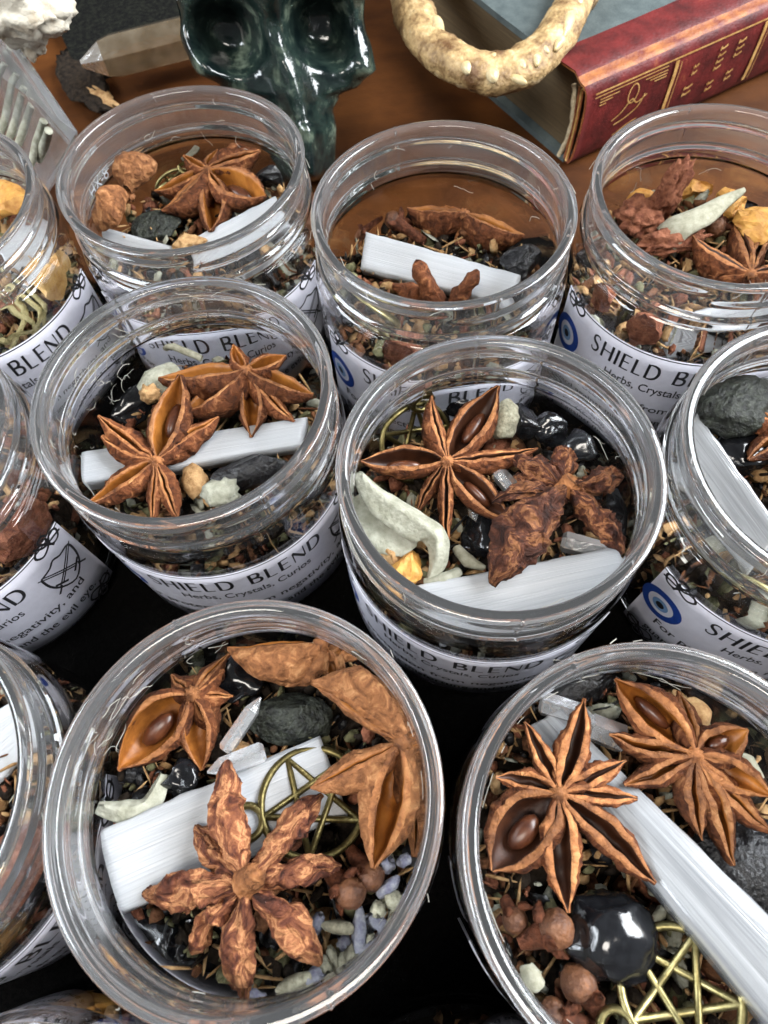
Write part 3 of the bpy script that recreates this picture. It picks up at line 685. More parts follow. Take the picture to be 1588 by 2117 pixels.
rock('black_stone', 'black stone behind the slender anise in the centre jar', 'stone', 'F', *zf(620, 400), -.80, (.6, .4, .35), M['obs'], 0, 0, .30, 5, 4, BT, smooth=True)
rock('black_tourmaline', 'broken black tourmaline end at right in the jar before the book', 'stone', 'C', *zc(1185, 775), -.74, (.75, .45, .45), M['tour'], .5, .2, .2, 7, 3, BT)
rock('black_stone', 'black stone below the orange anise in the jar before the skull', 'stone', 'B', *zb(640, 930), -.80, (.75, .5, .35), M['tour2'], .3, 0, .2, 4, 3, BT)
rock('black_stone', 'dark stone at the right wall of the jar before the skull', 'stone', 'B', *zb(1110, 720), -.72, (.5, .4, .4), M['tour'], .3, 0, .2, 5, 3, BT)
rock('black_stone', 'mottled dark green rock in the jar cut off by the right edge', 'stone', 'G', *zg(1010, 680), -.52, (1.0, .75, .5), M['tour2'], .2, 0, .22, 0, 4, BT, freq=2)
rock('black_stone', 'smooth black stone below the mottled rock in the right edge jar', 'stone', 'G', *zg(1060, 900), -.68, (.8, .6, .4), M['obs'], .5, 0, .30, 5, 4, BT, smooth=True)
rock('black_stone', 'black stone at the back of the jar beside the red book', 'stone', 'D', 1560, 420, -.85, (.9, .6, .4), M['tour'], .5, 0, .2, 0, 3, BT)
QG = 'clear quartz pieces'
def shard(label, k, p0, p1, z0, z1, rad, m='quartz'):
    a = PX(*p0, z0); b = PX(*p1, z1); V = []; ax = (b - a)
    V, F = tube([a, a + ax * .06, a + ax * .75, b], [rad * .7, rad, rad * .92, rad * .12], 6)
    V = [clampj(v, k, .03) for v in V]; c = (a + b) / 2; c.z = min(v.z for v in V)
    build('quartz_point', V, F, M[m], None, smooth=False, loc=c, label=label, cat='crystal', group=QG)
shard('narrow clear quartz point above the white stick in the front left jar', 'J', zj(730, 600), zj(865, 400), -.52, -.50, .16)
shard('clear quartz point lying along the white stick in the front left jar', 'J', zj(880, 600), zj(665, 680), -.48, -.44, .20)
shard('clear quartz sliver between the two anise in the centre jar', 'F', zf(860, 800), zf(745, 670), -.62, -.56, .20)
shard('clear quartz point below the slender anise in the centre jar', 'F', zf(640, 800), zf(670, 920), -.74, -.72, .14)
shard('clear quartz at lower right of the centre jar', 'F', zf(1060, 1010), zf(1330, 1080), -.72, -.70, .24)
shard('clear quartz point at the upper left of the front right jar', 'K', zk(500, 350), zk(760, 430), -.60, -.54, .24)
shard('clear quartz point across the back of the front right jar', 'K', zk(900, 530), zk(680, 440), -.56, -.50, .28)
rock('resin_lump', 'yellow-green resin lump behind the slender anise in the centre jar', 'resin', 'F', *zf(800, 455), -.66, (.34, .52, .34), M['lav'], -.3, 0, .3, 0, 3, 'resin lumps')

def charm(label, k, cpx, zr, rad, nrm, rot, wire, bail=True, m='brass'):
    c = PX(*cpx, zr); n = Vector(nrm).normalized(); X = n.orthogonal().normalized(); Y = n.cross(X)
    P = lambda a, r, h=0: clampj(c + (X * math.cos(a + rot) + Y * math.sin(a + rot)) * r + n * h, k, wire)
    t = thing('pentagram_charm', label, 'charm', (c.x, c.y, c.z - .1), 'brass pentagram charms')
    V, F = tube([P(2 * PI * i / 48, rad) for i in range(48)], wire, 8, True); build('ring', V, F, M[m], t)
    pts = [P(2 * PI * i / 5, rad * .97, .03 * (i % 2)) for i in range(5)]
    for i in range(5):
        V, F = tube([pts[i], (pts[i] + pts[(i + 2) % 5]) / 2, pts[(i + 2) % 5]], wire * .85, 8); build('star_bar', V, F, M[m], t)
    if bail:
        cc = P(0, rad * 1.30)
        V, F = tube([cc + (X * math.cos(a) + Y * math.sin(a)) * rad * .30 for a in [2 * PI * i / 24 for i in range(24)]], wire, 8, True)
        build('bail', [clampj(v, k) for v in V], F, M[m], t)
charm('bright brass pentagram charm below the long stick in the front right jar', 'K', zk(1165, 1730), -.46, .88, (-.25, .2, 1), 2.75, .072)
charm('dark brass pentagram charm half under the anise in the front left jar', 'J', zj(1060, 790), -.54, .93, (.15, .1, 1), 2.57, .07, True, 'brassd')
charm('brass pentagram charm at the left wall of the jar before the book', 'C', zc(440, 990), -.70, .78, (.7, .5, .6), .3, .06)
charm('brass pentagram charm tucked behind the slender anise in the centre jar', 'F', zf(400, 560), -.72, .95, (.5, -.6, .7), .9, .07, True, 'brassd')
charm('brass pentagram charm pressed to the wall of the right edge jar', 'G', (1560, 1210), -.72, .85, (.6, .7, .35), 2.0, .075)
charm('brass pentagram charm behind the anise in the jar before the skull', 'B', zb(690, 700), -.80, .70, (.1, -.4, .9), .3, .05)

def clove(label, k, p0, p1, z0, z1, rad):
    a = PX(*p0, z0); b = PX(*p1, z1); t = thing('clove', label, 'clove', ((a.x + b.x) / 2, (a.y + b.y) / 2, min(a.z, b.z) - rad), 'whole cloves')
    ax = (b - a).normalized(); iv, iF = ico(3)
    build('bud', [clampj(a + v * rad * (1 + .08 * noise.noise(v * 2.2 + a) + .05 * noise.noise(v * 6 + a)), k, .02) for v in iv], iF, M['berry'], t)
    P = [a + (b - a) * f for f in (.12, .3, .55, .8, 1)]
    V, F = tube(P, [rad * .95, rad * .72, rad * .60, rad * .52, rad * .38], 9)
    build('stem', [clampj(v + .04 * noise.noise_vector(v * 3), k, .02) for v in V], F, M['clove'], t)
    o = ax.orthogonal().normalized(); q = ax.cross(o)
    for i in range(4):
        d = o * math.cos(i * PI / 2 + .4) + q * math.sin(i * PI / 2 + .4)
        s0 = a + ax * rad * .55 + d * rad * .75
        V, F = tube([s0, s0 + d * rad * .5 - ax * rad * .1, s0 + d * rad * .95 - ax * rad * .45], [rad * .42, rad * .34, rad * .08], 6)
        build('sepal', [clampj(v, k, .02) for v in V], F, M['clove'], t)
clove('plump clove bud at the left wall of the front right jar', 'K', zk(575, 1430), zk(400, 1500), -.50, -.56, .30)
clove('reddish clove bud below the shiny stone in the front right jar', 'K', zk(685, 1690), zk(800, 1860), -.56, -.66, .30)
clove('dark clove tucked under the shiny stone in the front right jar', 'K', zk(900, 1590), zk(1050, 1500), -.60, -.66, .26)
clove('long dark clove at the lower wall of the front right jar', 'K', zk(560, 1830), zk(800, 1930), -.58, -.62, .22)
clove('clove with torn sepals under the wide open pod, front right jar', 'K', zk(380, 1390), zk(330, 1280), -.58, -.62, .22)
clove('round orange clove bud among the lavender in the front left jar', 'J', zj(1200, 1130), zj(1090, 1020), -.50, -.62, .26)
clove('clove bud under the slit pod in the front left jar', 'J', zj(1275, 1070), zj(1190, 960), -.54, -.62, .24)
clove('clove with its stem pointing right in the jar before the book', 'C', zc(530, 560), zc(690, 670), -.80, -.86, .26)
clove('dark clove at the left wall of the jar before the book', 'C', zc(330, 620), zc(430, 500), -.84, -.80, .24)
clove('dark clove under the pale leaf in the jar beside the red book', 'D', zd(1170, 1130), zd(1280, 1010), -.74, -.80, .26)

# lavender buds
LG = 'lavender buds in the front left jar'
def lav(u0, v0, u1, v1, z, rad, blue, k='J', label=None, g=LG):
    label = 'blue-lilac lavender bud at the lower right of the front left jar' if blue else 'cream-grey lavender bud at the lower right of the front left jar'
    a = PX(u0, v0, z); b = PX(u1, v1, z + random.uniform(-.05, .05))
    V, F = tube([a.lerp(b, f) for f in (0, .12, .35, .6, .82, .95, 1)], [rad * .35, rad * .70, rad, rad * 1.02, rad * .9, rad * .72, rad * .25], 12)
    c = (a + b) / 2; V2 = []
    for v in V:
        w_ = v + (v - a.lerp(b, .5)).normalized() * .028 * math.sin(7 * math.atan2(v.x - c.x, v.z - c.z))
        V2.append(clampj(w_ + .015 * noise.noise_vector(v * 4), k, .02))
    build('lavender_bud', V2, F, M['lavb' if blue else 'lav'], None, loc=(c.x, c.y, min(v.z for v in V2)), label=label, cat='bud', group=g)
def zl(x, y): return (560 + x / 4.438, 1640 + y / 4.438)
for (x0, y0, x1, y1, b) in [(480, 1210, 765, 1240, 0), (815, 1050, 815, 1480, 1), (1190, 760, 985, 940, 1), (1040, 990, 1190, 970, 0), (985, 1000, 990, 1130, 0), (880, 1140, 1080, 1240, 1),
                            (540, 1410, 640, 1640, 0), (690, 1450, 690, 1640, 0), (760, 1350, 740, 1560, 0), (60, 1810, 380, 1660, 0), (270, 1840, 510, 1720, 1), (0, 1900, 110, 1960, 0),
                            (170, 1880, 260, 1940, 0), (560, 1720, 640, 1690, 0), (900, 1300, 960, 1420, 0), (660, 1310, 690, 1420, 1), (450, 1110, 400, 1270, 1), (460, 1500, 520, 1650, 0),
                            (1050, 560, 1100, 700, 0), (1170, 640, 1280, 600, 1), (1100, 1060, 1180, 1140, 0), (-200, 1840, -60, 1900, 1), (-300, 1780, -180, 1700, 0), (330, 1750, 460, 1620, 1), (1020, 700, 1110, 620, 1)]:
    lav(*zl(x0, y0), *zl(x1, y1), -.60 + random.uniform(-.03, .05), (random.uniform(.105, .14) if not b else random.uniform(.09, .13)), b)

# leaves
def ribbon(name, label, cat, k, pts, widths, m, curl=.4, thick=.05, group=None, nv=10, tw=0.0, fold=0.0):
    P = spline([PX(u, v, z) for u, v, z in pts], 8); n = len(P); V = []
    ws = []
    for i in range(n):
        f = i / (n - 1) * (len(widths) - 1); j = min(int(f), len(widths) - 2); ws.append(lerp(widths[j], widths[j + 1], f - j))
    for low in (0, 1):
        for i, p in enumerate(P):
            t = (P[min(i + 1, n - 1)] - P[max(i - 1, 0)]).normalized(); s = t.cross(Vector((0, 0, 1))).normalized(); u_ = s.cross(t)
            q = Quaternion(t, tw * i / n); s = q @ s; u_ = q @ u_
            for j in range(nv + 1):
                a = (j / nv - .5) * 2; an = a * curl * PI
                if curl > .02: x = math.sin(an) / (curl * PI); h = -(1 - math.cos(an)) / (curl * PI)
                else: x, h = a, 0
                if fold: x = a * (1 if a > 0 else .55); h = (-abs(a) * fold if a > 0 else -abs(a) * fold * 1.6) + .05 * math.sin(i * 1.1 + a * 2)
                pp = p + s * x * ws[i] + u_ * (h * ws[i] - low * thick) + .035 * noise.noise_vector(p * 1.6 + s * a)
                V.append(clampj(pp, k, .02))
    m_ = n * (nv + 1); F = grid_faces(n, nv + 1) + [f[::-1] for f in grid_faces(n, nv + 1, off=m_)]
    for i in range(n - 1):
        a = i * (nv + 1); b = a + nv + 1; F.append((a, m_ + a, m_ + b, b)); a += nv; b += nv; F.append((a, b, m_ + b, m_ + a))
    for j in range(nv):
        F.append((j, j + 1, m_ + j + 1, m_ + j)); a = (n - 1) * (nv + 1) + j; F.append((a, m_ + a, m_ + a + 1, a + 1))
    c = sum(V, Vector()) / len(V); c.z = min(v.z for v in V)
    return build(name, V, F, m, None, loc=c, label=label, cat=cat, group=group)
ribbon('dried_leaf', 'long pale grey-green leaf folded along the left wall of the centre jar', 'leaf', 'F', [(*zf(135, 690), -.46), (*zf(240, 800), -.42), (*zf(390, 900), -.44), (*zf(480, 980), -.48), (*zf(490, 1080), -.56), (*zf(450, 1190), -.66)], [.16, .40, .46, .40, .30, .12], M['pale'], .30, .03, tw=.5, fold=.55)
ribbon('dried_leaf', 'broad pale leaf blade under the fold in the centre jar', 'leaf', 'F', [(*zf(150, 790), -.58), (*zf(220, 880), -.58), (*zf(310, 980), -.60), (*zf(370, 1060), -.64)], [.30, .62, .60, .20], M['pale'], .10, .03)
ribbon('dried_leaf', 'felted grey-green leaf standing in the jar beside the red book', 'leaf', 'D', [(*zd(740, 1200), -.66), (*zd(870, 1090), -.56), (*zd(1080, 990), -.48), (*zd(1260, 890), -.44), (*zd(1400, 810), -.42)], [.52, .50, .38, .24, .07], M['sage'], .28)
ribbon('dried_leaf', 'cream curled leaf left of the white stick in the front left jar', 'leaf', 'J', [(*zj(250, 800), -.46), (*zj(340, 815), -.46), (*zj(430, 790), -.50), (*zj(500, 680), -.56)], [.14, .28, .30, .10], M['pale'], .40, .03, fold=.5)
ribbon('dried_petal', 'curled cream petal below the slender anise in the centre jar', 'petal', 'F', [(*zf(580, 1030), -.70), (*zf(640, 1090), -.66), (*zf(715, 1130), -.70)], [.16, .24, .08], M['sage'], .5)
ribbon('dried_petal', 'small cream petal beside the white slab in the centre jar', 'petal', 'F', [(*zf(430, 1195), -.66), (*zf(520, 1180), -.62), (*zf(600, 1140), -.64)], [.10, .2, .12], M['pale'], .3)
ribbon('dried_petal', 'white papery petal behind the anise in the jar left of centre', 'petal', 'E', [(*ze(640, 600), -.62), (*ze(700, 530), -.56), (*ze(800, 470), -.60)], [.40, .52, .34], M['pale'], .22)
ribbon('dried_petal', 'pale petal peeping out behind the anise in the jar before the skull', 'petal', 'B', [(*zb(740, 640), -.62), (*zb(780, 600), -.56), (*zb(800, 575), -.52)], [.2, .26, .16], M['pale'], .3)
ribbon('dried_petal', 'cream curled leaf at the lower left wall of the front right jar', 'petal', 'K', [(*zk(430, 1600), -.56), (*zk(470, 1680), -.54), (*zk(510, 1720), -.56)], [.14, .24, .14], M['sage'], .35)
ribbon('dried_petal', 'grey-green curled leaf at the right of the front right jar', 'petal', 'K', [(*zk(1440, 600), -.50), (*zk(1500, 640), -.48), (*zk(1560, 720), -.5)], [.10, .26, .12], M['sage'], .4)
ribbon('dried_petal', 'tan husk flake behind the tilted anise in the front right jar', 'petal', 'K', [(*zk(1210, 330), -.52), (*zk(1265, 400), -.48), (*zk(1270, 490), -.5)], [.14, .28, .1], M['mixtan'], .2)
rock('white_flower', 'lumpy white dried flower beside the tourmaline, jar left of centre', 'flower', 'E', *ze(1005, 1060), -.62, (.40, .34, .26), M['pale'], .5, 0, .5, 0, 3, None, 2.4)
rock('flower_heart', 'yellow ragged flower heart left of the anise, jar left of centre', 'flower', 'E', *ze(685, 605), -.55, (.24, .22, .2), M['mixtan'], .2, 0, .6, 0, 3, None, 3)
def twig(label, k, pts, rad, m='stem', g='dry twigs', name='dry_twig', n=7):
    P = spline([PX(u, v, z) for u, v, z in pts], 5); V, F = tube(P, [rad * (1 - .3 * i / len(P)) for i in range(len(P))], n)
    V = [clampj(v + .03 * noise.noise_vector(v * 3), k, .02) for v in V]
    c = sum(V, Vector()) / len(V); c.z = min(v.z for v in V)
    build(name, V, F, M[m], None, loc=c, label=label, cat='twig', group=g)
twig('pale forked stalk at the back of the jar left of centre', 'E', [(*ze(750, 375), -.62), (*ze(830, 405), -.60), (*ze(920, 445), -.62)], .12, 'sage')
for i, (a, b, c) in enumerate([((0, 640), (60, 660), (100, 710)), ((20, 600), (80, 640), (70, 700)), ((0, 700), (50, 720), (110, 690)), ((40, 610), (50, 650), (20, 720)), ((60, 600), (95, 640), (115, 690))]):
    twig(('highest yellowish stem', 'short yellowish stem in the middle', 'lowest yellowish stem', 'steep yellowish stem', 'rightmost yellowish stem')[i] + ' behind the wall of the upper left jar', 'A', [(*a, -.72 - .02 * i), (*b, -.70), (*c, -.82)], .09)
RG = 'amber resin chips'
for (u, v, z, s, lb, k) in [(118, 590, -.66, (.5, .6, .45), 'largest amber resin chip at the wall of the upper left jar', 'A'), (78, 570, -.64, (.36, .34, .3), 'middle pale amber chip in the upper left jar', 'A'),
                          (140, 540, -.62, (.34, .36, .3), 'amber chip nearest the rim in the upper left jar', 'A'), (15, 415, -.5, (.75, .6, .45), 'large orange-brown chip inside the upper left jar', 'A'),
                          (1565, 470, -.66, (.75, .62, .3), 'square orange peel piece in the jar beside the red book', 'D'), (1510, 425, -.72, (.55, .45, .35), 'orange peel piece behind the felted leaf', 'D'),
                          (1440, 385, -.74, (.6, .34, .3), 'yellow peel piece at the back of the jar beside the red book', 'D'), (1330, 415, -.78, (.5, .3, .3), 'tan peel piece at the left of the jar beside the red book', 'D')]:
    rock('resin_chip' if k == 'A' else 'dried_peel', lb, 'resin' if k == 'A' else 'peel', k, u, v, z, s, M['resin'] if (k == 'A' and s[0] < .7) else M['peel'], random.random() * 3, 0, .25, 6, 3, RG if k == 'A' else 'dried peel pieces', 2)
rock('peel_chip', 'glossy orange seed husk at the lower left of the centre jar', 'husk', 'F', *zf(360, 1130), -.66, (.34, .55, .3), M['peel'], -.4, 0, .3, 4, 3, None, 2)
rock('tan_chip', 'tan root chip at the lower left wall of the centre jar', 'chip', 'F', *zf(285, 1080), -.70, (.3, .3, .25), M['mixtan'], 0, 0, .3, 4, 3, None, 2)
rock('tan_chip', 'yellow oval chip under the anise, jar left of centre', 'chip', 'E', *ze(885, 1000), -.76, (.3, .5, .25), M['mixtan'], .2, 0, .25, 0, 3, None, 2)
rock('tan_chip', 'tan chip between the white bars in the jar before the skull', 'chip', 'B', *zb(780, 1000), -.72, (.5, .3, .25), M['mixtan'], .5, 0, .3, 3, 3, None, 2)
rock('root_piece', 'reddish root bark behind the wall above the label word beside the book', 'root', 'D', 1325, 690, -.66, (.55, .42, .5), M['root'], .4, 0, .25, 3, 3, 'root bark pieces', 2)
rock('root_piece', 'pinkish root chip at the left wall of the jar beside the red book', 'root', 'D', 1232, 620, -.62, (.4, .4, .35), M['root'], .1, 0, .25, 3, 3, 'root bark pieces', 2)
rock('root_piece', 'knobbly brown root standing behind the felted leaf', 'root', 'D', *zd(790, 850), -.56, (.34, .34, .9), M['root'], .4, .3, .45, 0, 4, 'root bark pieces', 3)
rock('root_piece', 'crumbly reddish root below the felted leaf', 'root', 'D', *zd(800, 1240), -.70, (.9, .32, .3), M['root'], .1, 0, .5, 0, 4, 'root bark pieces', 3)
rock('root_piece', 'dark crumbly root at the left of the jar beside the red book', 'root', 'D', *zd(560, 1060), -.74, (.6, .6, .4), M['root'], .1, 0, .5, 0, 4, 'root bark pieces', 3)
rock('root_piece', 'brown root lump pressed to the front wall of the jar before the book', 'root', 'C', 825, 735, -.62, (.55, .35, .4), M['root'], .2, 0, .3, 0, 3, 'root bark pieces', 2)
rock('root_piece', 'brown root at the wall of the jar cut off at lower left', 'root', 'I', 60, 1800, -.50, (.6, .9, .5), M['root'], .2, 0, .35, 0, 3, 'root bark pieces', 2)
rock('root_piece', 'reddish bark at the wall of the jar with the swords label', 'root', 'H', 62, 1075, -.66, (.5, .5, .5), M['root'], .2, 0, .3, 3, 3, 'root bark pieces', 2)
rock('root_piece', 'dark bark below the bead of the jar with the swords label', 'root', 'H', 30, 1120, -.70, (.5, .5, .5), M['root'], .9, 0, .3, 3, 3, 'root bark pieces', 2)
rock('root_piece', 'tan lump behind the glass in the bottom left corner jar', 'root', 'L', 120, 2085, -.9, (.9, .5, .8), M['peel'], .2, 0, .4, 0, 3, 'root bark pieces', 2)

def stub(label, k, pts, rads, m='a_out'):
    P = spline([PX(u, v, z) for u, v, z in pts], 7); n = len(P); rr = []
    for i in range(n):
        f = i / (n - 1) * (len(rads) - 1); j = min(int(f), len(rads) - 2); rr.append(lerp(rads[j], rads[j + 1], f - j))
    V, F = tube(P, rr, 16)
    V = [clampj(v + .10 * noise.noise_vector(v * 2.6) + .05 * noise.noise_vector(v * 6), k, .02) for v in V]
    c = sum(V, Vector()) / len(V); c.z = min(v.z for v in V)
    build('wrinkled_pod', V, F, M[m], None, loc=c, label=label, cat='pod', group='wrinkled pods poking up')
stub('tall wrinkled pod poking up before the white bar in the jar before the book', 'C', [(*zc(745, 1010), -.80), (*zc(715, 930), -.66), (*zc(680, 850), -.52), (*zc(645, 770), -.42)], [.36, .34, .30, .24, .20, .06])
stub('slim wrinkled pod leaning right before the white bar', 'C', [(*zc(840, 990), -.74), (*zc(880, 930), -.62), (*zc(925, 870), -.52), (*zc(972, 820), -.46)], [.22, .24, .22, .18, .06])
stub('dark blunt pod left of the tall wrinkled one', 'C', [(*zc(680, 990), -.82), (*zc(610, 930), -.76), (*zc(530, 890), -.72)], [.30, .28, .22, .08], 'a_out')
# the fine dry mix that fills each jar (nobody could count it)
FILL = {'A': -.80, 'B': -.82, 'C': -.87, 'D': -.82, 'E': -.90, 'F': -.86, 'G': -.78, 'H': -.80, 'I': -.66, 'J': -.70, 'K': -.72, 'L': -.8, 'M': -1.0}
MIXM = [M['dark'], M['mixbrown'], M['mixtan'], M['mixgreen'], M['tour'], M['root'], M['pale']]
def mix(k, fill, wts, n=520):
    c = JC[k]; V = []; F = []; mi = []; rnd = random.Random(ord(k))
    bv, bf = ico(1)
    # solid bed, a little below the loose pieces
    nr, na = 20, 72; b0 = len(V)
    for i in range(nr + 1):
        for a in range(na):
            r = .90 * R * i / nr; t = 2 * PI * a / na
            V.append(c + Vector((r * math.cos(t), r * math.sin(t), HJ + (fill - .17) * R + .16 * noise.noise(Vector((r * math.cos(t), r * math.sin(t), ord(k)))) + .12 * noise.noise(Vector((r * math.cos(t) * 4, r * math.sin(t) * 4, ord(k))))))) 
    f0 = grid_faces(nr + 1, na, False, True); F += f0; mi += [0] * len(f0)
    b1 = len(V)
    for a in range(na):
        t = 2 * PI * a / na; V.append(c + Vector((.90 * R * math.cos(t), .90 * R * math.sin(t), HJ - 1.70 * R)))
    for a in range(na):
        F.append((nr * na + a, b1 + a, b1 + (a + 1) % na, nr * na + (a + 1) % na)); mi.append(0)
    F.append(tuple(b1 + a for a in range(na))); mi.append(0)
    for i in range(n):
        t = rnd.uniform(0, 2 * PI)
        if i < n * .55: r = math.sqrt(rnd.random()) * .90 * R; z = HJ + (fill + rnd.uniform(-.15, .02)) * R
        else: r = rnd.uniform(.86, .95) * R; z = HJ + rnd.uniform(-1.66, fill + .04) * R
        p = c + Vector((r * math.cos(t), r * math.sin(t), z))
        s = rnd.uniform(.07, .26); e = Vector((s, s * rnd.uniform(.3, .8), s * rnd.uniform(.25, .7)))
        u_ = rnd.random()
        if u_ < .22: e = Vector((s * 2.2, s * .16, s * .16))
        elif u_ < .5: e = Vector((s * 1.3, s * .9, s * .12))
        elif u_ > .93: e = Vector((s * 1.9, s * 1.2, s * .09))
        rot = Quaternion((rnd.gauss(0, 1), rnd.gauss(0, 1), rnd.gauss(0, 1), rnd.gauss(0, 1))).normalized().to_matrix()
        o = len(V); sd = Vector((i, 0, 0))
        for v in bv:
            q = v * (1 + .35 * noise.noise(v * 1.7 + sd))
            V.append(clampj(p + rot @ Vector((q.x * e.x, q.y * e.y, q.z * e.z)), k, .02))
        m_ = rnd.choices(range(7), wts)[0]
        if u_ > .93: m_ = rnd.choice((2, 2, 3, 5, 6))
        elif u_ < .22 and rnd.random() < .6: m_ = 2
        F += [tuple(o + j for j in f) for f in bf]; mi += [m_] * len(bf)
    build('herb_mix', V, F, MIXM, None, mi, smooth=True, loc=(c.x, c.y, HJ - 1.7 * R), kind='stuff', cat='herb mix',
          label='fine dry herb mix filling the ' + {'A': 'upper left edge jar', 'B': 'jar before the green skull', 'C': 'jar before the book', 'D': 'jar beside the red book spine', 'E': 'jar left of centre', 'F': 'centre jar', 'G': 'right edge jar', 'H': 'jar with the swords label', 'I': 'jar cut off at lower left', 'J': 'front left jar', 'K': 'front right jar', 'L': 'bottom left corner jar', 'M': 'dark jar at the bottom'}[k])
for k in FILL:
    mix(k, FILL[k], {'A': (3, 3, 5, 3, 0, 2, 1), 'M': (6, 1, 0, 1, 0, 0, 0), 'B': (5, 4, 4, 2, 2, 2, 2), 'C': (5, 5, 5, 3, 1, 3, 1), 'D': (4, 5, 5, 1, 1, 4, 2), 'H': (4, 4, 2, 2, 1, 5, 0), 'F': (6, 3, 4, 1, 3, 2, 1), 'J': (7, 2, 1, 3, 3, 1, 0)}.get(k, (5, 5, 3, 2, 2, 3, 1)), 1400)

# lint and root hairs clinging to the jars
for k in 'BCDEFGHJK':
    rnd = random.Random(ord(k) * 3); parts = []; c = JC[k]
    n = {'E': 50, 'C': 40, 'B': 24, 'J': 36, 'G': 30, 'K': 30}.get(k, 24)
    for i in range(n):
        t = rnd.uniform(0, 2 * PI); z = rnd.choice([-.03, -.12, -.25, -.36, -.5, -.62]) + rnd.uniform(-.04, .03)
        if k == 'E' and rnd.random() < .5: t = rnd.gauss(2.5, .5); z = rnd.uniform(-.8, -.1)
        if k == 'J' and rnd.random() < .4: t = rnd.gauss(2.4, .4); z = rnd.uniform(-.5, -.05)
        ri = (.905 if z > -.5 else .955) * R - .03; ln = rnd.uniform(.15, .75); dr = rnd.uniform(-1.5, 1.5); pts = []
        x, y = 0.0, 0.0
        for s in range(9):
            a = t + x / ri; pts.append(c + Vector((ri * math.cos(a), ri * math.sin(a), HJ + z * R + y)))
            dr += rnd.gauss(0, .42); x += math.cos(dr) * ln / 8; y += math.sin(dr) * ln / 8
            if HJ + z * R + y > HJ - .12: y = -z * R - .12
        parts.append(tube(pts, rnd.uniform(.003, .008), 4))
    for i in range(n // 7):                                  # a few on the outside of the neck and over the lip
        t = rnd.uniform(0, 2 * PI); pts = []; r0 = 1.005 * R; y = rnd.uniform(-.03, .0) * R; ln = rnd.uniform(.12, .34); dr = rnd.uniform(-2.6, -.5); x = 0
        for s in range(5):
            a = t + x / r0; pts.append(c + Vector(((r0 + .02 * s) * math.cos(a), (r0 + .02 * s) * math.sin(a), HJ + y)))
            dr += rnd.gauss(0, .4); x += math.cos(dr) * ln / 4; y += math.sin(dr) * ln / 4
        parts.append(tube(pts, rnd.uniform(.004, .009), 4))
    V, F = join(parts)
    build('lint_fibres', V, F, M['fibre'], None, loc=(c.x, c.y, HJ), kind='stuff', cat='fibres', label='fine pale fibres clinging to the ' + {'B': 'jar before the green skull', 'C': 'jar before the book', 'D': 'jar beside the red book spine', 'E': 'jar left of centre', 'F': 'centre jar', 'G': 'right edge jar', 'H': 'jar with the swords label', 'J': 'front left jar', 'K': 'front right jar'}[k])

# ------------------------------------------------------------------ book
BK = PZ(1175, 345, -.25); BH = 3.15; a1 = math.radians(25.5); a2 = math.radians(117.5)
D1 = Vector((math.cos(a1), math.sin(a1), 0)); D2 = Vector((math.cos(a2), math.sin(a2), 0))
def bp(s, t, h): return BK + D1 * s + D2 * t + Vector((0, 0, h))
book = thing('old_book', 'thick old book with red gilt leather spine and grey-green cover, lying flat', 'book', BK)
def box_part(name, s0, s1, t0, t1, h0, h1, m, parent, jit=.02, ns=14, nt=12, nh=3):
    """bevel-edged, slightly irregular box in the book's frame"""
    bm = bmesh.new(); bmesh.ops.create_cube(bm, size=1)
    bmesh.ops.subdivide_edges(bm, edges=bm.edges[:], cuts=9, use_grid_fill=True)
    V = []
    for v in bm.verts:
        s = lerp(s0, s1, v.co.x + .5); t = lerp(t0, t1, v.co.y + .5); h = lerp(h0, h1, v.co.z + .5)
        p = bp(s, t, h); V.append(p + jit * noise.noise_vector(p * .8))
    bm.verts.index_update(); F = [tuple(v.index for v in f.verts) for f in bm.faces]; bm.free()
    return build(name, V, F, m, parent, smooth=False)
BL, BT_ = 16.0, 11.5
box_part('page_block', .35, BL - .3, .45, BT_ - .3, .24, BH - .24, M['pages'], book, .03)
box_part('lower_cover', 0, BL, .30, BT_, 0, .22, M['bookcloth'], book, .02)
box_part('upper_cover', 0, BL, 1.9, BT_, BH - .22, BH, M['bookcloth'], book, .02)
# leather: runs over the spine and onto the cover
def leather():
    prof = [(2.0, BH + .02), (1.2, BH + .03), (.75, BH + .03), (.50, BH - .03), (.36, BH - .10), (.20, BH - .03), (.05, BH - .12), (-.10, BH - .40), (-.16, BH - .9), (-.18, BH * .5), (-.15, .8), (-.08, .35), (.05, .10), (.3, .02)]
    n = 60; V = []; mi = []
    for low in (0, 1):
        for i in range(n + 1):
            s = BL * i / n
            for j, (t, h) in enumerate(prof):
                tt = t + (.10 if low else 0) * (1 if h < BH - .3 else 0); hh = h - (.08 if (low and h > BH - .3) else 0)
                e = max(0, 1 - s / .5) * .16 * noise.noise(Vector((t * 3, h * 3, 1)))
                p = bp(s + e, tt, hh); V.append(p + .02 * noise.noise_vector(p * 1.5))
    np_ = len(prof); F = [f[::-1] for f in grid_faces(n + 1, np_)]; mi = [(1 if (j in (3, 4, 5)) else 0) for i in range(n) for j in range(np_ - 1)]
    f2 = grid_faces(n + 1, np_, off=(n + 1) * np_); F += f2; mi += [0] * len(f2)
    m_ = (n + 1) * np_
    for j in range(np_ - 1): F.append((j, j + 1, m_ + j + 1, m_ + j)); mi.append(1)
    return build('leather_spine', V, F, [M['leather'], M['leatherw']], book, mi)
sp = leather()
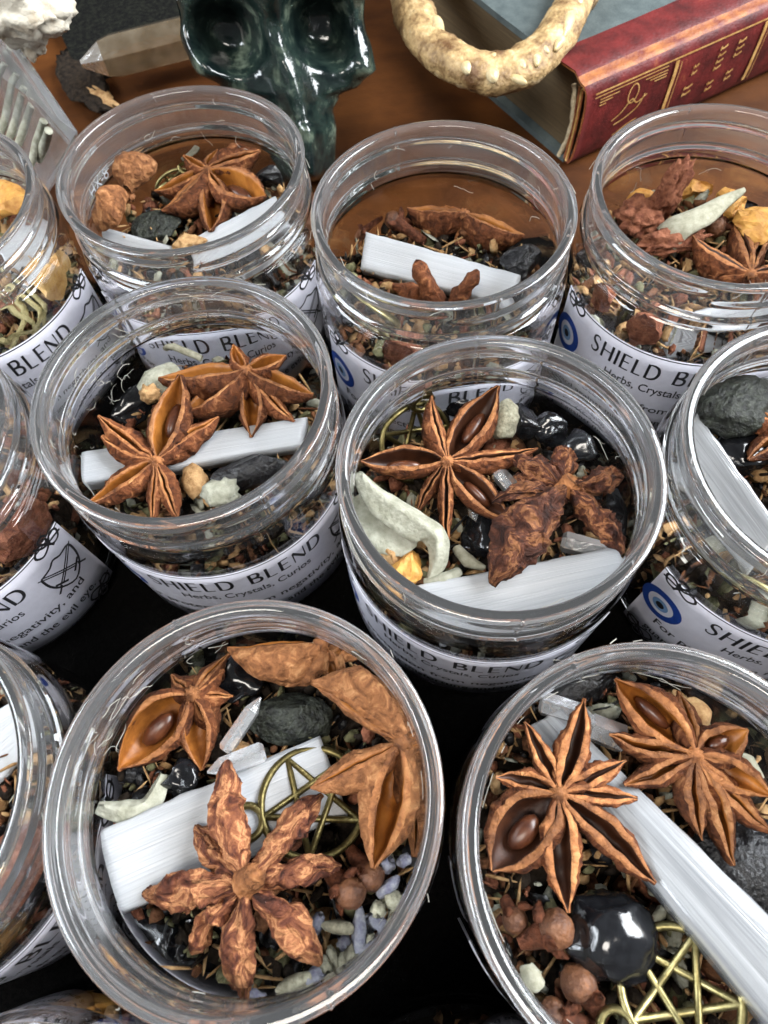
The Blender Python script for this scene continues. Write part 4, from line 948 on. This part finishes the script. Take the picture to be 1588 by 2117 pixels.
# frayed headband and torn edge at the end of the spine
V, F = tube([bp(.02 + .05 * noise.noise(Vector((i * .7, 0, 0))), .62 - .28 * math.sin(i / 11 * PI), lerp(BH - .35, .1, i / 11)) for i in range(12)], [.09 + .05 * noise.noise(Vector((i * 1.3, 4, 0))) for i in range(12)], 7)
build('frayed_thread', V, F, M['twine'], book)
for j, (t0, wd) in enumerate([(.34, .05), (.20, .06), (.12, .035)]):
    V, F = tube([bp(.04 - .02 * j, t0 - .06 * math.sin(i / 9 * PI), lerp(BH - .3, .15, i / 9)) for i in range(10)], wd, 6); build('torn_lining', V, F, M['gold' if j == 1 else 'leatherw'], book)
# gilt tooling on the spine (s along, h up)
def spine_pt(s, h):
    f = h / BH; t = -.195 - .0 * f
    if h > BH - .9: t = -.195 + (h - (BH - .9)) * .10
    if h < .8: t = -.185 + (.8 - h) * .08
    return bp(s, t - .02, h)
def gilt(pts, wd=.045):
    V = []; F = []
    v2, f2 = stroke(pts, wd)
    return [spine_pt(x, y) for x, y in v2], f2
gp = []
def gl(a, b, wd=.05, n=12): gp.append(gilt([(lerp(a[0], b[0], i / n), lerp(a[1], b[1], i / n)) for i in range(n + 1)], wd))
gl((.35, BH - .42), (15.5, BH - .42), .06, 60); gl((.35, BH - .55), (3.6, BH - .55), .035, 20)
for s in (4.0, 8.2, 12.4): gl((s, BH - .5), (s, .5), .16); gl((s + .22, BH - .6), (s + .22, .5), .03)
for s0 in (.5, 8.7):
    for i in range(3): gl((s0 + .1, BH - .68 - .10 * i), (s0 + .95 - .28 * i, BH - .68 - .10 * i), .035)
    for i in range(3): gl((s0 + 2.1 + .22 * i, BH - .68 - .10 * i), (s0 + 3.1, BH - .68 - .10 * i), .035)
    cx = s0 + 1.65
    gp.append(gilt([(cx + .22 * math.cos(a), BH - 1.0 + .34 * math.sin(a)) for a in [2 * PI * i / 20 for i in range(21)]], .045))
    gp.append(gilt(sp2([(cx - .75, BH - 1.75), (cx - .35, BH - 1.55), (cx, BH - 1.2), (cx + .3, BH - 1.42), (cx + .7, BH - 1.25)], 6), .05))
    gp.append(gilt(sp2([(cx - .6, BH - 1.95), (cx - .1, BH - 1.85), (cx + .4, BH - 1.6), (cx + .6, BH - 1.2)], 6), .05))
    gp.append(gilt(sp2([(cx - .5, BH - 2.4), (cx, BH - 2.2), (cx + .5, BH - 2.1)], 6), .04))
V, F = join(gp); build('gilt_tooling', V, F, M['gold'], sp, smooth=False)
# worn gilt lettering: only stroke remnants can be read
lp = []
for s0, h0, cnt, wd in ((6.25, BH - .75, 4, .34), (7.15, BH - .80, 3, .36), (5.05, BH - 1.0, 2, .24), (5.0, BH - 1.75, 2, .4), (6.2, BH - 2.0, 2, .3), (7.1, BH - 1.9, 2, .3)):
    for i in range(cnt):
        lp.append(gilt([(s0 - wd / 2, h0 - .24 * i - .03), (s0, h0 - .24 * i - .05), (s0 + wd / 2, h0 - .24 * i + .02)], .07))
        lp.append(gilt([(s0 - wd / 2 + .03, h0 - .24 * i - .10), (s0 - wd / 2 + .05, h0 - .24 * i + .04)], .05))
V, F = join(lp); build('worn_lettering', V, F, M['gold'], sp, smooth=False)

# ------------------------------------------------------------------ bone jaw ring on the book
zt = BH - .25
def jawp(u, v): return PZ(u, v, zt + .45)
ctrl = [(840, -60), (852, 20), (885, 85), (940, 130), (1020, 155), (1095, 130), (1150, 70), (1190, 0), (1215, -70), (1205, -150), (1120, -230), (1000, -250), (900, -200), (850, -130)]
jc = jawp(1025, -40)
P = spline([jawp(u, v) for u, v in ctrl], 14, True)
jaw = thing('bone_jaw', 'oval bone jaw ring with worn teeth lying on the book', 'bone', (jc.x, jc.y, zt))
nP = len(P); JVv = []
for i, p in enumerate(P):
    t = (P[(i + 1) % nP] - P[i - 1]).normalized(); s = t.cross(Vector((0, 0, 1))); ww = .72 + .12 * noise.noise(p * .6)
    for j in range(20):
        a = 2 * PI * j / 20
        q = p + s * math.cos(a) * ww + Vector((0, 0, math.sin(a) * .55))
        nn = (s * math.cos(a) + Vector((0, 0, math.sin(a))))
        q += nn * (.13 * noise.noise(q * 1.2) + .06 * noise.noise(q * 3.6) + .03 * noise.noise(q * 8))
        if q.z < zt + .01: q.z = zt + .01
        JVv.append(q)
build('jaw_ring', JVv, grid_faces(nP, 20, True, True), M['bone'], jaw)
for (u0, v0, u1, v1, r_) in [(855, -8, 877, 33, .17), (902, 30, 912, 78, .20), (920, 95, 936, 113, .16), (862, 52, 880, 54, .10), (965, 130, 967, 138, .17), (1023, 112, 1026, 118, .15), (1018, 140, 1022, 158, .20), (1060, 150, 1090, 165, .12), (1110, 108, 1112, 128, .14), (1183, 15, 1168, 66, .19), (1165, 70, 1150, 95, .15), (1120, 88, 1135, 102, .12), (1075, 118, 1085, 135, .14), (1205, -25, 1196, 10, .16)]:
    a = PZ(u0, v0, zt + .98); b = PZ(u1, v1, zt + .95); r_ *= 1.2
    d_ = (b - a); h_ = max(d_.length / 2, r_); X_ = d_.normalized(); Y_ = Vector((0, 0, 1)).cross(X_).normalized(); Z_ = X_.cross(Y_); iv, iF = ico(3)
    build('tooth', [(a + b) / 2 - Z_ * .12 + X_ * v.x * h_ * 1.15 * (1 + .1 * noise.noise(v + a)) + Y_ * v.y * r_ * .85 * (1 - .35 * v.x) + Z_ * v.z * r_ * .8 for v in iv], iF, M['tooth'], jaw)

# ------------------------------------------------------------------ carved skull
def skull():
    o = PZ(568, 70, 4.1)
    N_ = (CAMP - o); N_.normalize(); N_ = (N_ + Vector((0, 0, -.05))).normalized()
    X_ = (RT - N_ * RT.dot(N_)).normalized(); Y_ = N_.cross(X_)
    d = (o - CAMP).dot(_fw); px = d / FPX                       # cm per photo pixel at that depth
    yb, yt = -275 * px, 190 * px
    prof = [(-275, 58), (-240, 62), (-190, 66), (-140, 72), (-110, 96), (-90, 150), (-60, 190), (-20, 194), (30, 186), (70, 190), (120, 178), (160, 140), (190, 40)]
    def hw(y):
        for (y0, w0), (y1, w1) in zip(prof, prof[1:]):
            if y0 <= y <= y1: f = (y - y0) / (y1 - y0); return lerp(w0, w1, f * f * (3 - 2 * f))
        return 30
    nu, nv = 70, 56; V = []
    for side in (0, 1):
        for i in range(nu + 1):
            y = lerp(-275, 190, i / nu); w_ = hw(y); cx = lerp(52, 0, min(1, max(0, (y + 170) / 170)))
            for j in range(nv + 1):
                a = j / nv * 2 - 1; a = math.sin(a * PI / 2)
                x = a * w_
                dome = max(0, 1 - a * a) ** .42
                ends = max(0, min(1, (y + 275) / 30, (190 - y) / 45)) ** .5
                if side == 0:
                    h = dome * 70 * ends
                    h += 34 * math.exp(-(x / 30) ** 2) * (1 if y < 60 else math.exp(-((y - 60) / 50) ** 2)) * ends      # nose ridge
                    h += 20 * math.exp(-((y - 75) / 30) ** 2) * math.exp(-(x / 120) ** 2)                                 # brow
                    for ex, ey, rx, ry, dp in ((-98, 0, 62, 56, 105), (90, 12, 58, 60, 105)):
                        r2 = ((x - ex) / rx) ** 2 + ((y - ey) / ry) ** 2
                        h -= dp * (1 / (1 + r2 ** 2.4))
                        h += 9 * math.exp(-((math.sqrt(r2) - 1.28) / .2) ** 2)
                    h += 26 * math.exp(-((abs(x) - 165) / 34) ** 2 - ((y + 55) / 32) ** 2)                                # cheekbones
                    if y < -150: h += 20 * math.exp(-((x) / 26) ** 2)
                    h += 5 * noise.noise(Vector((x * .03, y * .03, 2))) + 2 * noise.noise(Vector((x * .09, y * .09, 5)))
                else: h = -dome * 120 * ends
                V.append(o + X_ * (x + cx) * px + Y_ * y * px + N_ * h * px)
    m_ = (nu + 1) * (nv + 1); F = [f[::-1] for f in grid_faces(nu + 1, nv + 1)] + grid_faces(nu + 1, nv + 1, off=m_)
    V2 = [Vector((v.x, v.y, max(v.z, -.24))) for v in V]
    b = Vector((o.x, o.y, -.25))
    ob = build('carved_skull', V2, F, M['skull'], None, loc=b, label='polished dark green stone skull with deep eye sockets behind the jars', cat='skull')
    md = ob.modifiers.new('weld', 'WELD'); md.merge_threshold = .0001
skull()
# ------------------------------------------------------------------ crystal point, slab, shell, sleeve of sticks
a = PZ(168, 132, 1.3); b = PZ(470, 55, 1.3); ax = (b - a).normalized()
V, F = tube([a, a + ax * .9, a + ax * 1.4, b], [.18, .85, .98, 1.0], 6, flat=.75)
build('crystal_point', V, F, M['smoky'], None, smooth=False, loc=((a.x + b.x) / 2, (a.y + b.y) / 2, min(v.z for v in V)), label='pale brown quartz point lying left of the green skull', cat='crystal')
# dark speckled slab in the back left corner
sl = [PZ(112, 40, .2), PZ(165, 158, .2), PZ(330, 100, .2), PZ(430, 40, .2), PZ(430, -150, .2), PZ(-60, -150, .2), PZ(-60, 40, .2)]
V = [v.copy() for v in sl] + [Vector((v.x, v.y, -.24)) for v in sl]; n = len(sl)
build('stone_slab', V, [tuple(range(n))] + [(i, n + i, n + (i + 1) % n, (i + 1) % n) for i in range(n)] + [tuple(range(2 * n - 1, n - 1, -1))], M['slab'], None, smooth=False, loc=(sl[0].x, sl[0].y, -.24), label='dark speckled stone slab in the back left corner', cat='slab')
# ragged bark beside it
rock('bark_piece', 'dark ragged bark piece between the clear sleeve and the crystal point', 'bark', None, 0, 0, 0, (.8, 2.2, .15), M['dark'], .5, 0, .4, 0, 4, None, 2.5, loc=PZ(170, 165, .1))
rock('bark_piece', 'brown bark flake in front of the crystal point', 'bark', None, 0, 0, 0, (.35, 1.2, .12), M['mixtan'], .7, 0, .4, 0, 3, None, 2.5, loc=PZ(205, 195, 0.1))
sh = thing('white_shell', 'frilled white shell in the top left corner', 'shell', PZ(40, 60, 5.0))
for nm, u, v, z, s, sd in (('shell_body', 20, 12, 6.2, (1.5, .9, .9), 2), ('shell_frill', 88, 22, 6.0, (.85, .62, .6), 5), ('shell_frill', 45, 55, 5.6, (.7, .5, .6), 7), ('shell_spike', 62, 84, 5.2, (.34, .3, .55), 9)):
    c = PZ(u, v, z); iv, iF = ico(4)
    V = [c + Vector((p.x * s[0], p.y * s[1], p.z * s[2])) * (1 + .40 * noise.noise(p * 1.5 + Vector((sd, 0, 0))) + .22 * noise.noise(p * 4 + Vector((sd, 0, 0)))) for p in iv]
    build(nm, V, iF, M['coral'], sh)
# clear sleeve holding white sticks, leaning in the left corner under the shell
q = [PZ(8, 45, 5.0), PZ(165, 275, 4.0), PZ(90, 400, 1.0), PZ(-180, 260, 1.0), PZ(-180, 20, 5.0)]
th_ = Vector((-.5, .6, -.9))
V = [v.copy() for v in q] + [v + th_ for v in q]; n = len(q)
bg_ = thing('clear_sleeve', 'clear plastic sleeve of white sticks at the upper left edge', 'sleeve', PZ(60, 250, 2.0))
bm = bmesh.new(); bv = [bm.verts.new(v) for v in V]; bm.verts.index_update()
for f in [tuple(range(n))] + [(i, n + i, n + (i + 1) % n, (i + 1) % n) for i in range(n)] + [tuple(range(2 * n - 1, n - 1, -1))]: bm.faces.new([bv[i] for i in f])
bmesh.ops.recalc_face_normals(bm, faces=bm.faces); bmesh.ops.bevel(bm, geom=bm.edges[:], offset=.12, segments=3, affect='EDGES')
bm.verts.index_update(); V = [v.co.copy() for v in bm.verts]; F = [tuple(v.index for v in f.verts) for f in bm.faces]; bm.free()
build('sleeve', V, F, M['bag'], bg_, smooth=False)
for i, (u0, v0, u1, v1) in enumerate([(10, 110, -60, 260), (45, 150, -20, 300), (70, 200, 30, 300), (90, 235, 62, 330), (30, 95, -70, 220), (22, 130, -40, 270), (58, 175, 5, 300), (100, 255, 80, 320)]):
    a = PZ(u0, v0, 4.2) + th_ * .45; b = PZ(u1, v1, 2.6) + th_ * .45
    V, F = tube([a, a.lerp(b, .5), b], [.13, .16, .10], 8); build('stick', V, F, M['pale'], bg_)
